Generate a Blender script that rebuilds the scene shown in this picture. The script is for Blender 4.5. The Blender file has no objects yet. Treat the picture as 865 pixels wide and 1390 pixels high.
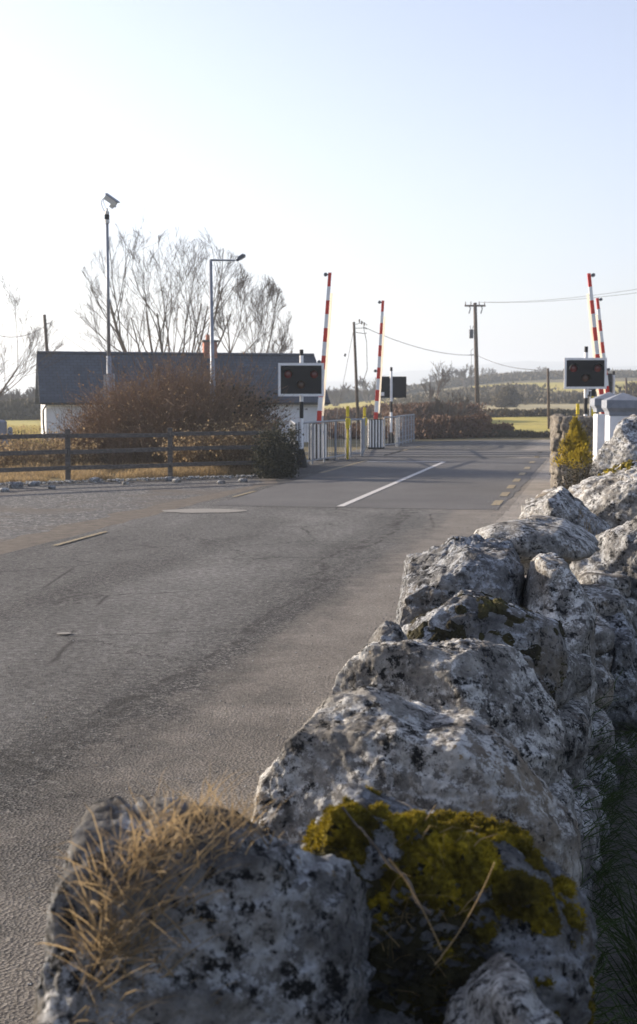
import bpy, math, random
from mathutils import Vector, noise, Matrix
R = math.radians
random.seed(7)
S = bpy.context.scene
COL = S.collection

# ------------------------------------------------------------------ camera
EYE = 1.85; F = 1800.0; PITCH = math.atan(105/1800)
cd = bpy.data.cameras.new('camera'); cam = bpy.data.objects.new('camera', cd); COL.objects.link(cam)
cam.location = (0, 0, EYE); cam.rotation_euler = (R(90)-PITCH, 0, 0)
cd.sensor_width = 36; cd.lens = F/1390*36; cd.shift_y = -45/1390
cd.clip_start = 0.05; cd.clip_end = 20000
cd.dof.use_dof = True; cd.dof.focus_distance = 5.6; cd.dof.aperture_fstop = 8.0
S.camera = cam

# ------------------------------------------------------------------ light
SUN_EL = R(15.5)
SDIR = Vector((-math.cos(R(26)), math.sin(R(26)), 0)) * math.cos(SUN_EL) + Vector((0, 0, math.sin(SUN_EL)))
sd = bpy.data.lights.new('sun', 'SUN'); so = bpy.data.objects.new('sun', sd); COL.objects.link(so)
sd.energy = 5.0; sd.angle = R(0.53); sd.color = (1.0, 0.86, 0.69)
so.rotation_euler = SDIR.to_track_quat('Z', 'Y').to_euler(); so.location = (-20, 20, 30)
W = bpy.data.worlds.new('World'); S.world = W; W.use_nodes = True
wn = W.node_tree.nodes; wl = W.node_tree.links
bg = wn['Background']; sky = wn.new('ShaderNodeTexSky'); sky.sky_type = 'NISHITA'; sky.sun_disc = False
sky.sun_elevation = SUN_EL; sky.sun_rotation = math.atan2(SDIR.x, SDIR.y)
sky.air_density = 1.0; sky.dust_density = 1.6; sky.ozone_density = 2.6; sky.altitude = 50
hs = wn.new('ShaderNodeHueSaturation'); hs.inputs['Saturation'].default_value = .74; hs.inputs['Value'].default_value = .70   # thin milky veil in the air
wl.new(sky.outputs[0], hs.inputs['Color']); ml = wn.new('ShaderNodeMix'); ml.data_type = 'RGBA'; ml.blend_type = 'MULTIPLY'; ml.inputs[0].default_value = 1
ml.inputs[7].default_value = (1.05, .965, 1.03, 1); wl.new(hs.outputs[0], ml.inputs[6]); wl.new(ml.outputs[2], bg.inputs[0]); bg.inputs[1].default_value = 0.15
S.view_settings.view_transform = 'Standard'; S.view_settings.look = 'None'
S.view_settings.gamma = 1; S.view_settings.use_curve_mapping = False
S.view_settings.exposure = 1.32

# ------------------------------------------------------------------ helpers
def P(px, py, Y):
    """world point seen at photo pixel (865 wide) at distance Y"""
    dx = px-432.5; dy = 650-py
    d = Vector((dx, dy*math.sin(PITCH)+F*math.cos(PITCH), dy*math.cos(PITCH)-F*math.sin(PITCH)))
    return Vector((0, 0, EYE)) + d*(Y/d.y)
def XZ(px, py, Y):
    p = P(px, py, Y); return p.x, p.z
def X(px, Y): return (px-432.5)/F*Y

class MB:
    def __init__(s): s.v = []; s.f = []; s.m = []
    def box(s, c, size, rz=0, mi=0, taper=1.0, rot=None):
        hx, hy, hz = size[0]/2, size[1]/2, size[2]/2
        b = len(s.v); M = rot or Matrix.Rotation(rz, 3, 'Z')
        for dz in (-1, 1):
            t = taper if dz > 0 else 1
            for dx, dy in ((-1, -1), (1, -1), (1, 1), (-1, 1)):
                s.v.append(Vector(c)+M @ Vector((dx*hx*t, dy*hy*t, dz*hz)))
        for f in ((3, 2, 1, 0), (4, 5, 6, 7), (0, 1, 5, 4), (1, 2, 6, 5), (2, 3, 7, 6), (3, 0, 4, 7)):
            s.f.append([b+i for i in f]); s.m.append(mi)
        return s
    def tube(s, pts, rad, n=6, mi=0, cap=True):
        if not isinstance(rad, (list, tuple)): rad = [rad]*len(pts)
        pts = [Vector(p) for p in pts]; b0 = len(s.v); L = len(pts)
        for i, p in enumerate(pts):
            d = (pts[min(i+1, L-1)]-pts[max(i-1, 0)])
            d = d.normalized() if d.length > 1e-9 else Vector((0, 0, 1))
            a = Vector((1, 0, 0)) if abs(d.x) < .9 else Vector((0, 1, 0))
            u = d.cross(a).normalized(); w = d.cross(u)
            for k in range(n):
                t = 2*math.pi*k/n
                s.v.append(p+(u*math.cos(t)+w*math.sin(t))*rad[i])
        for i in range(L-1):
            for k in range(n):
                a = b0+i*n+k; c = b0+i*n+(k+1) % n
                s.f.append([a, c, c+n, a+n]); s.m.append(mi)
        if cap and n > 3:
            s.f.append([b0+k for k in range(n)][::-1]); s.m.append(mi)
            s.f.append([b0+(L-1)*n+k for k in range(n)]); s.m.append(mi)
        return s
    def tri(s, a, b, c, mi=0):
        i = len(s.v); s.v += [a, b, c]; s.f.append([i, i+1, i+2]); s.m.append(mi)
    def quad(s, a, b, c, d, mi=0):
        i = len(s.v); s.v += [a, b, c, d]; s.f.append([i, i+1, i+2, i+3]); s.m.append(mi)
    def blade(s, p, d, L, w, bend=.3, mi=0):
        """a bent grass blade rooted at p"""
        d = d.normalized(); side = d.cross(Vector((random.uniform(-1, 1), random.uniform(-1, 1), .1)))
        side = side.normalized() if side.length > 1e-5 else Vector((1, 0, 0))
        bd = Vector((random.uniform(-1, 1), random.uniform(-1, 1), -.6))*bend*L
        i = len(s.v)
        p1 = p+d*L*.4+bd*.12; p2 = p+d*L*.75+bd*.45; p3 = p+d*L*.95+bd
        s.v += [p-side*w/2, p+side*w/2, p1+side*w*.42, p1-side*w*.42, p2+side*w*.3, p2-side*w*.3, p3]
        s.f += [[i, i+1, i+2, i+3], [i+3, i+2, i+4, i+5], [i+5, i+4, i+6]]; s.m += [mi]*3
    def build(s, name, mats, parent=None, origin=None, smooth=False, bevel=0):
        me = bpy.data.meshes.new(name)
        o0 = Vector(origin) if origin is not None else Vector((0, 0, 0))
        me.from_pydata([(v[0]-o0.x, v[1]-o0.y, v[2]-o0.z) for v in s.v], [], s.f)
        if not isinstance(mats, (list, tuple)): mats = [mats]
        for m in mats: me.materials.append(m)
        me.polygons.foreach_set('material_index', s.m)
        if smooth: me.polygons.foreach_set('use_smooth', [True]*len(me.polygons))
        me.update()
        o = bpy.data.objects.new(name, me); COL.objects.link(o)
        if parent is not None:
            o.parent = parent
            o.location = o0-parent.location if origin is not None else -parent.location
        else: o.location = o0
        if bevel:
            b = o.modifiers.new('bevel', 'BEVEL'); b.width = bevel; b.segments = 2; b.limit_method = 'ANGLE'
        return o

def tag(o, label=None, cat=None, group=None, kind=None):
    if label: o['label'] = label
    if cat: o['category'] = cat
    if group: o['group'] = group
    if kind: o['kind'] = kind
    return o
def thing(name, loc, label, cat, group=None):
    o = bpy.data.objects.new(name, None); COL.objects.link(o); o.location = loc
    o.empty_display_size = .2
    return tag(o, label, cat, group)

# ------------------------------------------------------------------ materials
def ramp(nt, src, stops, interp='LINEAR'):
    r = nt.nodes.new('ShaderNodeValToRGB'); e = r.color_ramp.elements; r.color_ramp.interpolation = interp
    while len(e) > 1: e.remove(e[0])
    e[0].position = stops[0][0]; e[0].color = (*stops[0][1], 1) if len(stops[0][1]) == 3 else stops[0][1]
    for p, c in stops[1:]:
        x = e.new(p); x.color = (*c, 1)
    nt.links.new(src, r.inputs[0]); return r.outputs[0]
def g(v): return (v, v, v)
class Mat:
    def __init__(s, name, rough=.9, coord='Object', rnd=False):
        s.m = bpy.data.materials.new(name); s.m.use_nodes = True; s.nt = s.m.node_tree
        s.b = s.nt.nodes['Principled BSDF']; s.b.inputs['Roughness'].default_value = rough
        s.b.inputs['Specular IOR Level'].default_value = .3
        if coord == 'World':
            s.co = s.nt.nodes.new('ShaderNodeNewGeometry').outputs['Position']
        else:
            s.co = s.nt.nodes.new('ShaderNodeTexCoord').outputs['Object']
        if rnd:
            oi = s.nt.nodes.new('ShaderNodeObjectInfo')
            mu = s.nt.nodes.new('ShaderNodeMath'); mu.operation = 'MULTIPLY'; mu.inputs[1].default_value = 37.
            s.nt.links.new(oi.outputs['Random'], mu.inputs[0])
            ad = s.nt.nodes.new('ShaderNodeVectorMath'); ad.operation = 'ADD'
            s.nt.links.new(s.co, ad.inputs[0]); s.nt.links.new(mu.outputs[0], ad.inputs[1]); s.co = ad.outputs[0]
    def mapped(s, scale=(1, 1, 1), rot=(0, 0, 0), loc=(0, 0, 0)):
        n = s.nt.nodes.new('ShaderNodeMapping'); n.inputs['Scale'].default_value = scale
        n.inputs['Rotation'].default_value = rot; n.inputs['Location'].default_value = loc
        s.nt.links.new(s.co, n.inputs[0]); return n.outputs[0]
    def noise(s, scale, detail=5, rough=.55, dist=0, vec=None):
        n = s.nt.nodes.new('ShaderNodeTexNoise'); n.inputs['Scale'].default_value = scale
        n.inputs['Detail'].default_value = detail; n.inputs['Roughness'].default_value = rough
        n.inputs['Distortion'].default_value = dist
        s.nt.links.new(vec or s.co, n.inputs['Vector']); return n.outputs[0]
    def vor(s, scale, vec=None, feature='F1', out='Distance', rand=1):
        n = s.nt.nodes.new('ShaderNodeTexVoronoi'); n.feature = feature; n.inputs['Scale'].default_value = scale
        n.inputs['Randomness'].default_value = rand
        s.nt.links.new(vec or s.co, n.inputs['Vector']); return n.outputs[out]
    def ramp(s, src, stops, interp='LINEAR'): return ramp(s.nt, src, stops, interp)
    def mix(s, fac, a, b, mode='MIX'):
        n = s.nt.nodes.new('ShaderNodeMix'); n.data_type = 'RGBA'; n.blend_type = mode
        for k, v in ((0, fac), (6, a), (7, b)):
            if isinstance(v, (int, float)): n.inputs[k].default_value = v
            elif isinstance(v, (tuple, list)): n.inputs[k].default_value = (*v[:3], 1)
            else: s.nt.links.new(v, n.inputs[k])
        return n.outputs[2]
    def math(s, op, a, b=0, c=None):
        n = s.nt.nodes.new('ShaderNodeMath'); n.operation = op
        for k, v in ((0, a), (1, b)) + (((2, c),) if c is not None else ()):
            if isinstance(v, (int, float)): n.inputs[k].default_value = v
            else: s.nt.links.new(v, n.inputs[k])
        return n.outputs[0]
    def col(s, c):
        if isinstance(c, tuple): s.b.inputs['Base Color'].default_value = (*c, 1)
        else: s.nt.links.new(c, s.b.inputs['Base Color'])
        return s
    def bump(s, h, dist=.01, strength=1):
        n = s.nt.nodes.new('ShaderNodeBump'); n.inputs['Distance'].default_value = dist
        n.inputs['Strength'].default_value = strength; s.nt.links.new(h, n.inputs['Height'])
        if s.b.inputs['Normal'].is_linked: s.nt.links.new(s.b.inputs['Normal'].links[0].from_socket, n.inputs['Normal'])
        s.nt.links.new(n.outputs[0], s.b.inputs['Normal']); return s
    def trans(s, w, color):
        """thin leaf: some light passes through"""
        t = s.nt.nodes.new('ShaderNodeBsdfTranslucent')
        if isinstance(color, tuple): t.inputs[0].default_value = (*color, 1)
        else: s.nt.links.new(color, t.inputs[0])
        mx = s.nt.nodes.new('ShaderNodeMixShader'); mx.inputs[0].default_value = w
        out = s.nt.nodes['Material Output']
        s.nt.links.new(s.b.outputs[0], mx.inputs[1]); s.nt.links.new(t.outputs[0], mx.inputs[2])
        s.nt.links.new(mx.outputs[0], out.inputs[0]); return s

M = {}
def simple(name, c, rough=.6, var=.15, scale=8, metal=0, coord='World'):
    m = Mat(name, rough, coord)
    n = m.noise(scale, 4)
    m.col(m.mix(1.0, c, m.ramp(n, [(.3, g(1-var)), (.7, g(1+var*.6))]), 'MULTIPLY'))
    m.b.inputs['Metallic'].default_value = metal
    M[name] = m.m; return m
simple('galvanised', (.25, .27, .30), .5, .2, 6, .35)
simple('dark_steel', (.10, .11, .13), .5, .2, 10)
simple('white_paint', (.78, .78, .77), .5, .1, 5)
simple('cream_plastic', (.62, .62, .58), .5, .15, 20)
simple('black_paint', (.006, .007, .010), .7, .2, 5)
simple('red_paint', (.62, .035, .022), .45, .15, 5)
simple('yellow_paint', (.72, .55, .02), .5, .15, 9)
simple('pole_timber', (.10, .075, .055), .9, .35, 6)
simple('wire', (.05, .05, .055), .6, .1, 5)
simple('brick_cap', (.12, .11, .10), .9, .3, 10)
simple('ivory_pot', (.40, .16, .09), .8, .2, 10)
simple('gutter', (.02, .022, .025), .5, .2, 10)
simple('shed_roof', (.50, .52, .54), .6, .1, 1)
simple('insulator', (.10, .06, .04), .3, .2, 10)
m = Mat('red_lens', .15); m.col((.16, .004, .006)); m.b.inputs['Coat Weight'].default_value = .6; M['red_lens'] = m.m
m = Mat('amber_lens', .2); m.col((.07, .018, .006)); m.b.inputs['Coat Weight'].default_value = .5; M['amber_lens'] = m.m
m = Mat('lamp_glass', .2); m.col((.5, .5, .48)); M['lamp_glass'] = m.m
m = Mat('skirt', .5); m.col((.8, .77, .70)); m.trans(.8, (.95, .90, .80)); M['skirt'] = m.m
# slate roof
m = Mat('slate', .55, 'Object'); br = m.nt.nodes.new('ShaderNodeTexBrick')
br.inputs['Scale'].default_value = 1; br.inputs['Brick Width'].default_value = .32; br.inputs['Row Height'].default_value = .22
br.inputs['Mortar Size'].default_value = .012; br.inputs['Color1'].default_value = (.032, .042, .060, 1)
br.inputs['Color2'].default_value = (.046, .060, .082, 1); br.inputs['Mortar'].default_value = (.015, .018, .024, 1)
m.nt.links.new(m.co, br.inputs['Vector'])
m.col(m.mix(1, br.outputs[0], m.ramp(m.noise(1.5, 5), [(.3, g(.75)), (.7, g(1.2))]), 'MULTIPLY'))
m.bump(br.outputs['Fac'], .012, -1); M['slate'] = m.m
# render wall
m = Mat('whitewash', .9, 'World'); n = m.noise(1.2, 6)
m.col(m.mix(m.ramp(n, [(.35, g(0)), (.7, g(1))]), (.72, .73, .74), (.60, .60, .60))); m.bump(m.noise(60, 3), .006); M['whitewash'] = m.m
m = Mat('chimney_brick', .9, 'Object'); br = m.nt.nodes.new('ShaderNodeTexBrick'); br.inputs['Scale'].default_value = 1
br.inputs['Brick Width'].default_value = .22; br.inputs['Row Height'].default_value = .075; br.inputs['Mortar Size'].default_value = .008
br.inputs['Color1'].default_value = (.28, .09, .055, 1); br.inputs['Color2'].default_value = (.36, .13, .08, 1); br.inputs['Mortar'].default_value = (.3, .27, .24, 1)
mp = m.mapped((1, 1, 1), (R(90), 0, 0)); m.nt.links.new(mp, br.inputs['Vector']); m.col(br.outputs[0]); M['chimney_brick'] = m.m
# weathered fence timber
m = Mat('fence_timber', .9, 'Object'); n = m.noise(4, 6, .6, 0, m.mapped((1, 6, 6)))
m.col(m.ramp(n, [(.3, (.05, .045, .042)), (.6, (.11, .095, .085)), (.8, (.2, .19, .18))]))
m.bump(n, .01); M['fence_timber'] = m.m
# pillars
m = Mat('pillar_white', .85, 'World'); m.col(m.ramp(m.noise(3, 6), [(.3, (.62, .63, .65)), (.7, (.78, .78, .79))])); m.bump(m.noise(70, 2), .004); M['pillar_white'] = m.m
m = Mat('pillar_cap', .9, 'World'); m.col(m.ramp(m.noise(9, 8, .7), [(.3, (.16, .18, .215)), (.7, (.25, .27, .31))])); m.bump(m.noise(90, 3), .006); M['pillar_cap'] = m.m
# limestone boulder
def limestone(name, light=1.0, scale=1.0):
    m = Mat(name, .95, 'Object', True); k = scale
    base = m.ramp(m.noise(9*k, 12, .76), [(.30, (.035*light, .034*light, .033*light)), (.42, (.105*light, .10*light, .095*light)),
                                       (.54, (.23*light, .22*light, .205*light)), (.68, (.42*light, .40*light, .37*light))])
    tan = m.ramp(m.noise(2.6*k, 6, .6), [(.54, g(0)), (.68, g(.45))])
    c = m.mix(tan, base, (.28*light, .21*light, .13*light))
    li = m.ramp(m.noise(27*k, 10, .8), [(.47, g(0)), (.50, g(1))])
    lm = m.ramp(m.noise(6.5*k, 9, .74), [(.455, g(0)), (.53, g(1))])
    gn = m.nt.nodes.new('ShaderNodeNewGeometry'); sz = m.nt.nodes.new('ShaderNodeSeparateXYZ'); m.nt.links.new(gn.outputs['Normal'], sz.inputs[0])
    up = m.ramp(m.math('MULTIPLY_ADD', sz.outputs[2], .5, .25), [(.2, g(.25)), (.6, g(1))])      # lichen thinned on steep faces: lit tops and shaded fronts painted into the colour
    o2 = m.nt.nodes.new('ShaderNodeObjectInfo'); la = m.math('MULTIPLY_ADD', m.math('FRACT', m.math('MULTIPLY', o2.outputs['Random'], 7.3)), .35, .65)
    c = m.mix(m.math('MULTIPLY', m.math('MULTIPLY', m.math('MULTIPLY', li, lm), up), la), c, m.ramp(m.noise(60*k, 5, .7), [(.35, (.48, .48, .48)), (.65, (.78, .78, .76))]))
    dk = m.ramp(m.noise(34*k, 10, .78), [(.50, g(0)), (.55, g(1))])
    m2 = m.noise(8.5*k, 9, .74, 0, m.mapped((1, 1, 1), (0, 0, 0), (7, 3, 5)))
    dm = m.ramp(m2, [(.48, g(0)), (.54, g(1))])
    c = m.mix(m.math('MULTIPLY', dk, dm), c, (.017, .017, .017))
    sp = m.ramp(m.vor(48*k), [(.10, g(1)), (.2, g(0))]); sm = m.ramp(m.noise(9*k, 5, .7), [(.47, g(0)), (.56, g(.85))])
    c = m.mix(m.math('MULTIPLY', sp, sm), c, (.03, .03, .03))
    och = m.ramp(m.noise(27*k, 8, .75), [(.64, g(0)), (.68, g(.8))])
    c = m.mix(och, c, (.24, .15, .04))
    m.b.inputs['Specular IOR Level'].default_value = .15
    oi = m.nt.nodes.new('ShaderNodeObjectInfo')          # every stone a slightly different grey
    c = m.mix(1, c, m.ramp(oi.outputs['Random'], [(0, (.76, .80, .86)), (.5, (1.02, 1.05, 1.08)), (1, (1.38, 1.36, 1.30))]), 'MULTIPLY')
    m.col(c)
    m.bump(m.noise(16*k, 14, .75), .020/k, 1)
    m.bump(m.noise(90*k, 8, .75), .012/k, 1)
    m.bump(m.ramp(m.vor(30*k), [(0, g(0)), (.25, g(1))]), .012/k, .8)
    M[name] = m.m
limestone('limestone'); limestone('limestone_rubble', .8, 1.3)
m = Mat('pier_stone', .95, 'World'); c = m.ramp(m.noise(11, 10, .75), [(.33, (.05, .045, .04)), (.48, (.17, .15, .125)), (.68, (.36, .33, .28))])
m.col(c); m.bump(m.noise(14, 10, .75), .05); m.bump(m.noise(50, 6, .7), .012); M['pier_stone'] = m.m
# moss
m = Mat('moss', .95, 'World'); n = m.noise(14, 6, .65)
c = m.mix(1, m.ramp(n, [(.34, (.022, .018, .005)), (.5, (.10, .080, .009)), (.66, (.33, .25, .016))]), m.ramp(m.noise(120, 4, .7), [(.35, g(.35)), (.62, g(1.5))]), 'MULTIPLY')
m.col(c); m.trans(.2, (.30, .23, .02)); M['moss'] = m.m
m = Mat('dark_moss', .95, 'World'); n = m.noise(10, 6, .65)
m.col(m.ramp(n, [(.35, (.012, .010, .006)), (.6, (.04, .035, .012)), (.75, (.09, .08, .015))])); M['dark_moss'] = m.m
def leafmat(name, lo, hi, tr=.3, trc=None, sc=6):
    m = Mat(name, .8, 'World'); c = m.ramp(m.noise(sc, 4), [(.3, lo), (.7, hi)]); m.col(c)
    m.trans(tr, trc or hi); M[name] = m.m
leafmat('dry_grass', (.12, .085, .04), (.42, .31, .17), .35, None, 12)
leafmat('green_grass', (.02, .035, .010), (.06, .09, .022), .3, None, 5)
leafmat('straw', (.17, .12, .055), (.38, .28, .15), .35, None, 3)
leafmat('scrub', (.13, .082, .045), (.30, .20, .11), .25, None, 2)
leafmat('conifer', (.12, .10, .010), (.42, .32, .03), .35, None, 9)
leafmat('heather', (.02, .022, .012), (.06, .05, .03), .2, None, 12)
leafmat('evergreen', (.012, .016, .010), (.04, .04, .022), .2, None, 3)
leafmat('meadow_grass', (.20, .17, .05), (.42, .34, .12), .35, None, .6)
leafmat('far_hedge', (.055, .05, .035), (.11, .09, .055), .1, None, .15)
leafmat('far_bush', (.075, .042, .028), (.15, .085, .05), .15, None, .3)
simple('bramble_stem', (.22, .14, .085), .8, .4, 1.5)
simple('bark', (.13, .10, .075), .9, .3, 1.2)
simple('far_bark', (.12, .10, .085), .9, .2, .3)
simple('twig', (.09, .075, .06), .9, .4, 20)

# ---- ground family (world coordinates)
DIRROT = math.atan(.2)            # road runs along (0.2, 1)
m = Mat('ground', .97, 'World')
a = m.ramp(m.noise(.35, 8, .62), [(.3, (.055, .05, .022)), (.5, (.13, .105, .045)), (.7, (.24, .19, .085))])
b = m.ramp(m.noise(22, 6, .7), [(.3, g(.55)), (.7, g(1.3))]); m.col(m.mix(1, a, b, 'MULTIPLY')); m.bump(m.noise(9, 8, .7), .05); M['ground'] = m.m
m = Mat('pasture', .97, 'World')
a = m.ramp(m.noise(.06, 8, .65), [(.32, (.22, .20, .045)), (.5, (.36, .30, .06)), (.7, (.48, .38, .10))])
b = m.ramp(m.noise(1.3, 6, .7), [(.3, g(.75)), (.7, g(1.2))]); m.col(m.mix(1, a, b, 'MULTIPLY')); M['pasture'] = m.m
m = Mat('stubble', .97, 'World')
a = m.ramp(m.noise(.05, 8, .65), [(.3, (.26, .22, .11)), (.7, (.36, .31, .18))]); m.col(a); M['stubble'] = m.m

def road_material():
    m = Mat('asphalt', .88, 'World')
    mp = m.mapped((1, 1, 1), (0, 0, DIRROT))       # x across the road, y along it
    sx = m.nt.nodes.new('ShaderNodeSeparateXYZ'); m.nt.links.new(mp, sx.inputs[0]); u = sx.outputs[0]
    st = m.nt.nodes.new('ShaderNodeMapping'); st.inputs['Scale'].default_value = (1.6, .16, 1); m.nt.links.new(mp, st.inputs[0])
    wob = m.math('MULTIPLY_ADD', m.noise(.9, 5, .6, 0, st.outputs[0]), 1.5, -.75)
    uu = m.math('ADD', u, wob)
    # worn pale wheel tracks
    def band(c, w):
        d = m.math('ABSOLUTE', m.math('SUBTRACT', uu, c)); return m.ramp(m.math('DIVIDE', d, w), [(.35, g(1)), (1, g(0))])
    pale = m.math('MAXIMUM', band(-3.75, 1.15), m.math('MULTIPLY', band(-5.6, .8), .55))
    near = m.nt.nodes.new('ShaderNodeSeparateXYZ'); m.nt.links.new(m.co, near.inputs[0])
    far = m.nt.nodes.new('ShaderNodeMapRange'); far.inputs[1].default_value = 12; far.inputs[2].default_value = 21; far.inputs[4].default_value = .8
    m.nt.links.new(m.math('MULTIPLY_ADD', m.noise(.5, 5, .65), 9., m.math('ADD', near.outputs[1], -4.5)), far.inputs[0])
    pale = m.math('MAXIMUM', pale, far.outputs[0])
    nr = m.nt.nodes.new('ShaderNodeMapRange'); nr.inputs[1].default_value = 26; nr.inputs[2].default_value = 22.5
    m.nt.links.new(m.math('MULTIPLY_ADD', m.noise(.6, 4), 1.6, m.math('ADD', near.outputs[1], -.8)), nr.inputs[0])
    agg = m.noise(62, 8, .85)
    ag2 = m.vor(70, None, 'F1', 'Color')
    base = m.ramp(agg, [(.38, (.014, .015, .017)), (.5, (.070, .069, .068)), (.62, (.20, .195, .185))])
    ag = m.nt.nodes.new('ShaderNodeSeparateColor'); m.nt.links.new(ag2, ag.inputs[0])
    base = m.mix(m.ramp(ag.outputs[0], [(.68, g(0)), (.80, g(.8))]), base, (.26, .25, .23))
    base = m.mix(m.ramp(ag.outputs[1], [(.72, g(0)), (.82, g(.8))]), base, (.018, .018, .02))
    palec = m.ramp(agg, [(.36, (.078, .079, .079)), (.62, (.275, .27, .255))])
    c = m.mix(m.math('MULTIPLY', m.math('MULTIPLY', pale, .85), nr.outputs[0]), base, palec)
    c = m.mix(1, c, m.ramp(m.noise(.55, 7, .65, 0, m.mapped((1.3, .5, 1), (0, 0, DIRROT))), [(.3, g(.6)), (.7, g(1.3))]), 'MULTIPLY')
    c = m.mix(1, c, m.ramp(m.noise(17, 8, .8), [(.36, g(.45)), (.5, g(1)), (.64, g(1.6))]), 'MULTIPLY')
    # cracks
    cr = m.vor(.55, m.mix(.3, m.co, m.noise(2.2, 5, .7), 'LINEAR_LIGHT'), 'DISTANCE_TO_EDGE')
    ck = m.math('MULTIPLY', m.ramp(cr, [(.002, g(.9)), (.012, g(0))]), m.ramp(m.noise(.4, 4), [(.44, g(0)), (.52, g(1))]))
    # ragged longitudinal fretting line left of the right-hand edge
    dl = m.math('ABSOLUTE', m.math('SUBTRACT', uu, -2.75))
    fr = m.math('MULTIPLY', m.ramp(dl, [(.01, g(.8)), (.07, g(0))]), m.ramp(m.noise(4.5, 8, .78), [(.46, g(0)), (.53, g(1))]))
    ck = m.math('MAXIMUM', ck, fr)
    c = m.mix(m.math('MULTIPLY', ck, .9), c, (.022, .021, .020))
    # sand drifting in from the verge
    sd_ = m.nt.nodes.new('ShaderNodeMapRange'); sd_.inputs[1].default_value = -2.35; sd_.inputs[2].default_value = -1.75
    m.nt.links.new(m.math('MULTIPLY_ADD', m.noise(2.4, 7, .7), .9, m.math('ADD', uu, -.3)), sd_.inputs[0])
    c = m.mix(m.math('MULTIPLY', sd_.outputs[0], 1.0), c, m.mix(1, m.ramp(m.noise(60, 6, .75), [(.3, (.12, .106, .09)), (.5, (.25, .228, .20)), (.68, (.42, .385, .34))]), m.ramp(m.noise(1.2, 6, .6), [(.3, g(.75)), (.7, g(1.2))]), 'MULTIPLY'))
    m.col(c)
    m.bump(m.noise(18, 8, .8), .018, .8); m.bump(m.noise(50, 6, .85), .030, 1); m.bump(m.vor(70), .014, 1); m.bump(m.noise(1.2, 6, .6), .05, .5)
    m.bump(ck, .02, -1)
    M['asphalt'] = m.m
road_material()
m = Mat('asphalt_patch', .9, 'World'); agg = m.noise(60, 5, .75)
c = m.ramp(agg, [(.36, (.04, .04, .042)), (.5, (.092, .09, .088)), (.66, (.18, .172, .165))])
m.col(m.mix(1, c, m.ramp(m.noise(.5, 6, .6), [(.3, g(.8)), (.7, g(1.2))]), 'MULTIPLY')); m.bump(m.noise(50, 4, .8), .01); M['asphalt_patch'] = m.m
m = Mat('sand_verge', .95, 'World'); agg = m.noise(60, 6, .75)
c = m.ramp(agg, [(.3, (.12, .106, .09)), (.5, (.25, .228, .20)), (.68, (.42, .385, .34))])
st = m.ramp(m.vor(34), [(.1, g(1)), (.2, g(0))]); c = m.mix(m.math('MULTIPLY', st, m.ramp(m.noise(6, 3), [(.5, g(0)), (.6, g(1))])), c, (.08, .075, .07))
m.col(m.mix(1, c, m.ramp(m.noise(1.2, 6, .6), [(.3, g(.75)), (.7, g(1.2))]), 'MULTIPLY')); m.bump(m.noise(45, 5, .8), .02); m.bump(m.noise(5, 5, .6), .05, .6); M['sand_verge'] = m.m
m = Mat('gravel', .95, 'World'); v = m.nt.nodes.new('ShaderNodeTexVoronoi'); v.inputs['Scale'].default_value = 27; m.nt.links.new(m.co, v.inputs['Vector'])
sp = m.nt.nodes.new('ShaderNodeSeparateColor'); m.nt.links.new(v.outputs['Color'], sp.inputs[0])
c = m.ramp(sp.outputs[0], [(0, (.03, .031, .033)), (.5, (.065, .064, .064)), (.85, (.11, .108, .104)), (1, (.26, .25, .24))])
c = m.mix(1, c, m.ramp(m.noise(6, 8, .8), [(.35, g(.5)), (.65, g(1.5))]), 'MULTIPLY')
dirt = m.ramp(m.noise(.5, 6, .65), [(.48, g(0)), (.62, g(.75))])
c = m.mix(dirt, c, (.075, .06, .047)); m.col(c); m.bump(v.outputs['Distance'], .03, -1); m.bump(m.noise(3, 5), .08, .5); M['gravel'] = m.m
m = Mat('dirt', .97, 'World'); c = m.ramp(m.noise(5, 8, .7), [(.3, (.065, .055, .045)), (.7, (.16, .135, .108))]); m.col(c); m.bump(m.noise(40, 5, .7), .02); M['dirt'] = m.m
def paintmat(name, col, wear=.5):
    m = Mat(name, .7, 'World'); w = m.ramp(m.noise(38, 7, .8), [(wear-.05, g(0)), (wear+.06, g(1))])
    m.col(m.mix(w, (.12, .11, .10), col)); m.bump(m.noise(55, 4, .8), .008); M[name] = m.m
paintmat('white_line', (.55, .53, .50), .42); paintmat('yellow_line', (.40, .31, .15), .50)
m = Mat('concrete_patch', .9, 'World'); m.col(m.ramp(m.noise(20, 7, .7), [(.3, (.17, .16, .14)), (.7, (.26, .245, .22))])); M['concrete_patch'] = m.m
m = Mat('hill', 1, 'World'); m.col(m.ramp(m.noise(.004, 6), [(.3, (.06, .07, .06)), (.7, (.10, .10, .07))])); M['hill'] = m.m

# ------------------------------------------------------------------ terrain
PROF = [(-1e5, 0), (66, 0), (83, .05), (97, .28), (110, .65), (150, 1.2), (200, 2.0), (260, 3.3), (300, 4.7), (350, 7.0), (400, 9.3), (450, 10.3), (700, 10.0), (1200, 7), (3000, 5), (1e5, 5)]
def interp(T, x):
    for (a, b), (c, d) in zip(T, T[1:]):
        if x <= c: return b+(d-b)*(x-a)/(c-a)
    return T[-1][1]
def sstep(a, b, x):
    t = max(0, min(1, (x-a)/(b-a))); return t*t*(3-2*t)
def H(x, y):
    if y < 60: return 0.0
    s = .17+.83*sstep(-.03, .17, x/max(y, 1))
    z = interp(PROF, y)*s
    z += (noise.noise((x*.02, y*.02, 3))*.9)*sstep(90, 220, y)*s*1.2
    return z
def axis(stops):
    out = []
    for a, b, st in stops:
        n = max(1, int((b-a)/st)); out += [a+(b-a)*i/n for i in range(n)]
    return out+[stops[-1][1]]
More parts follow.
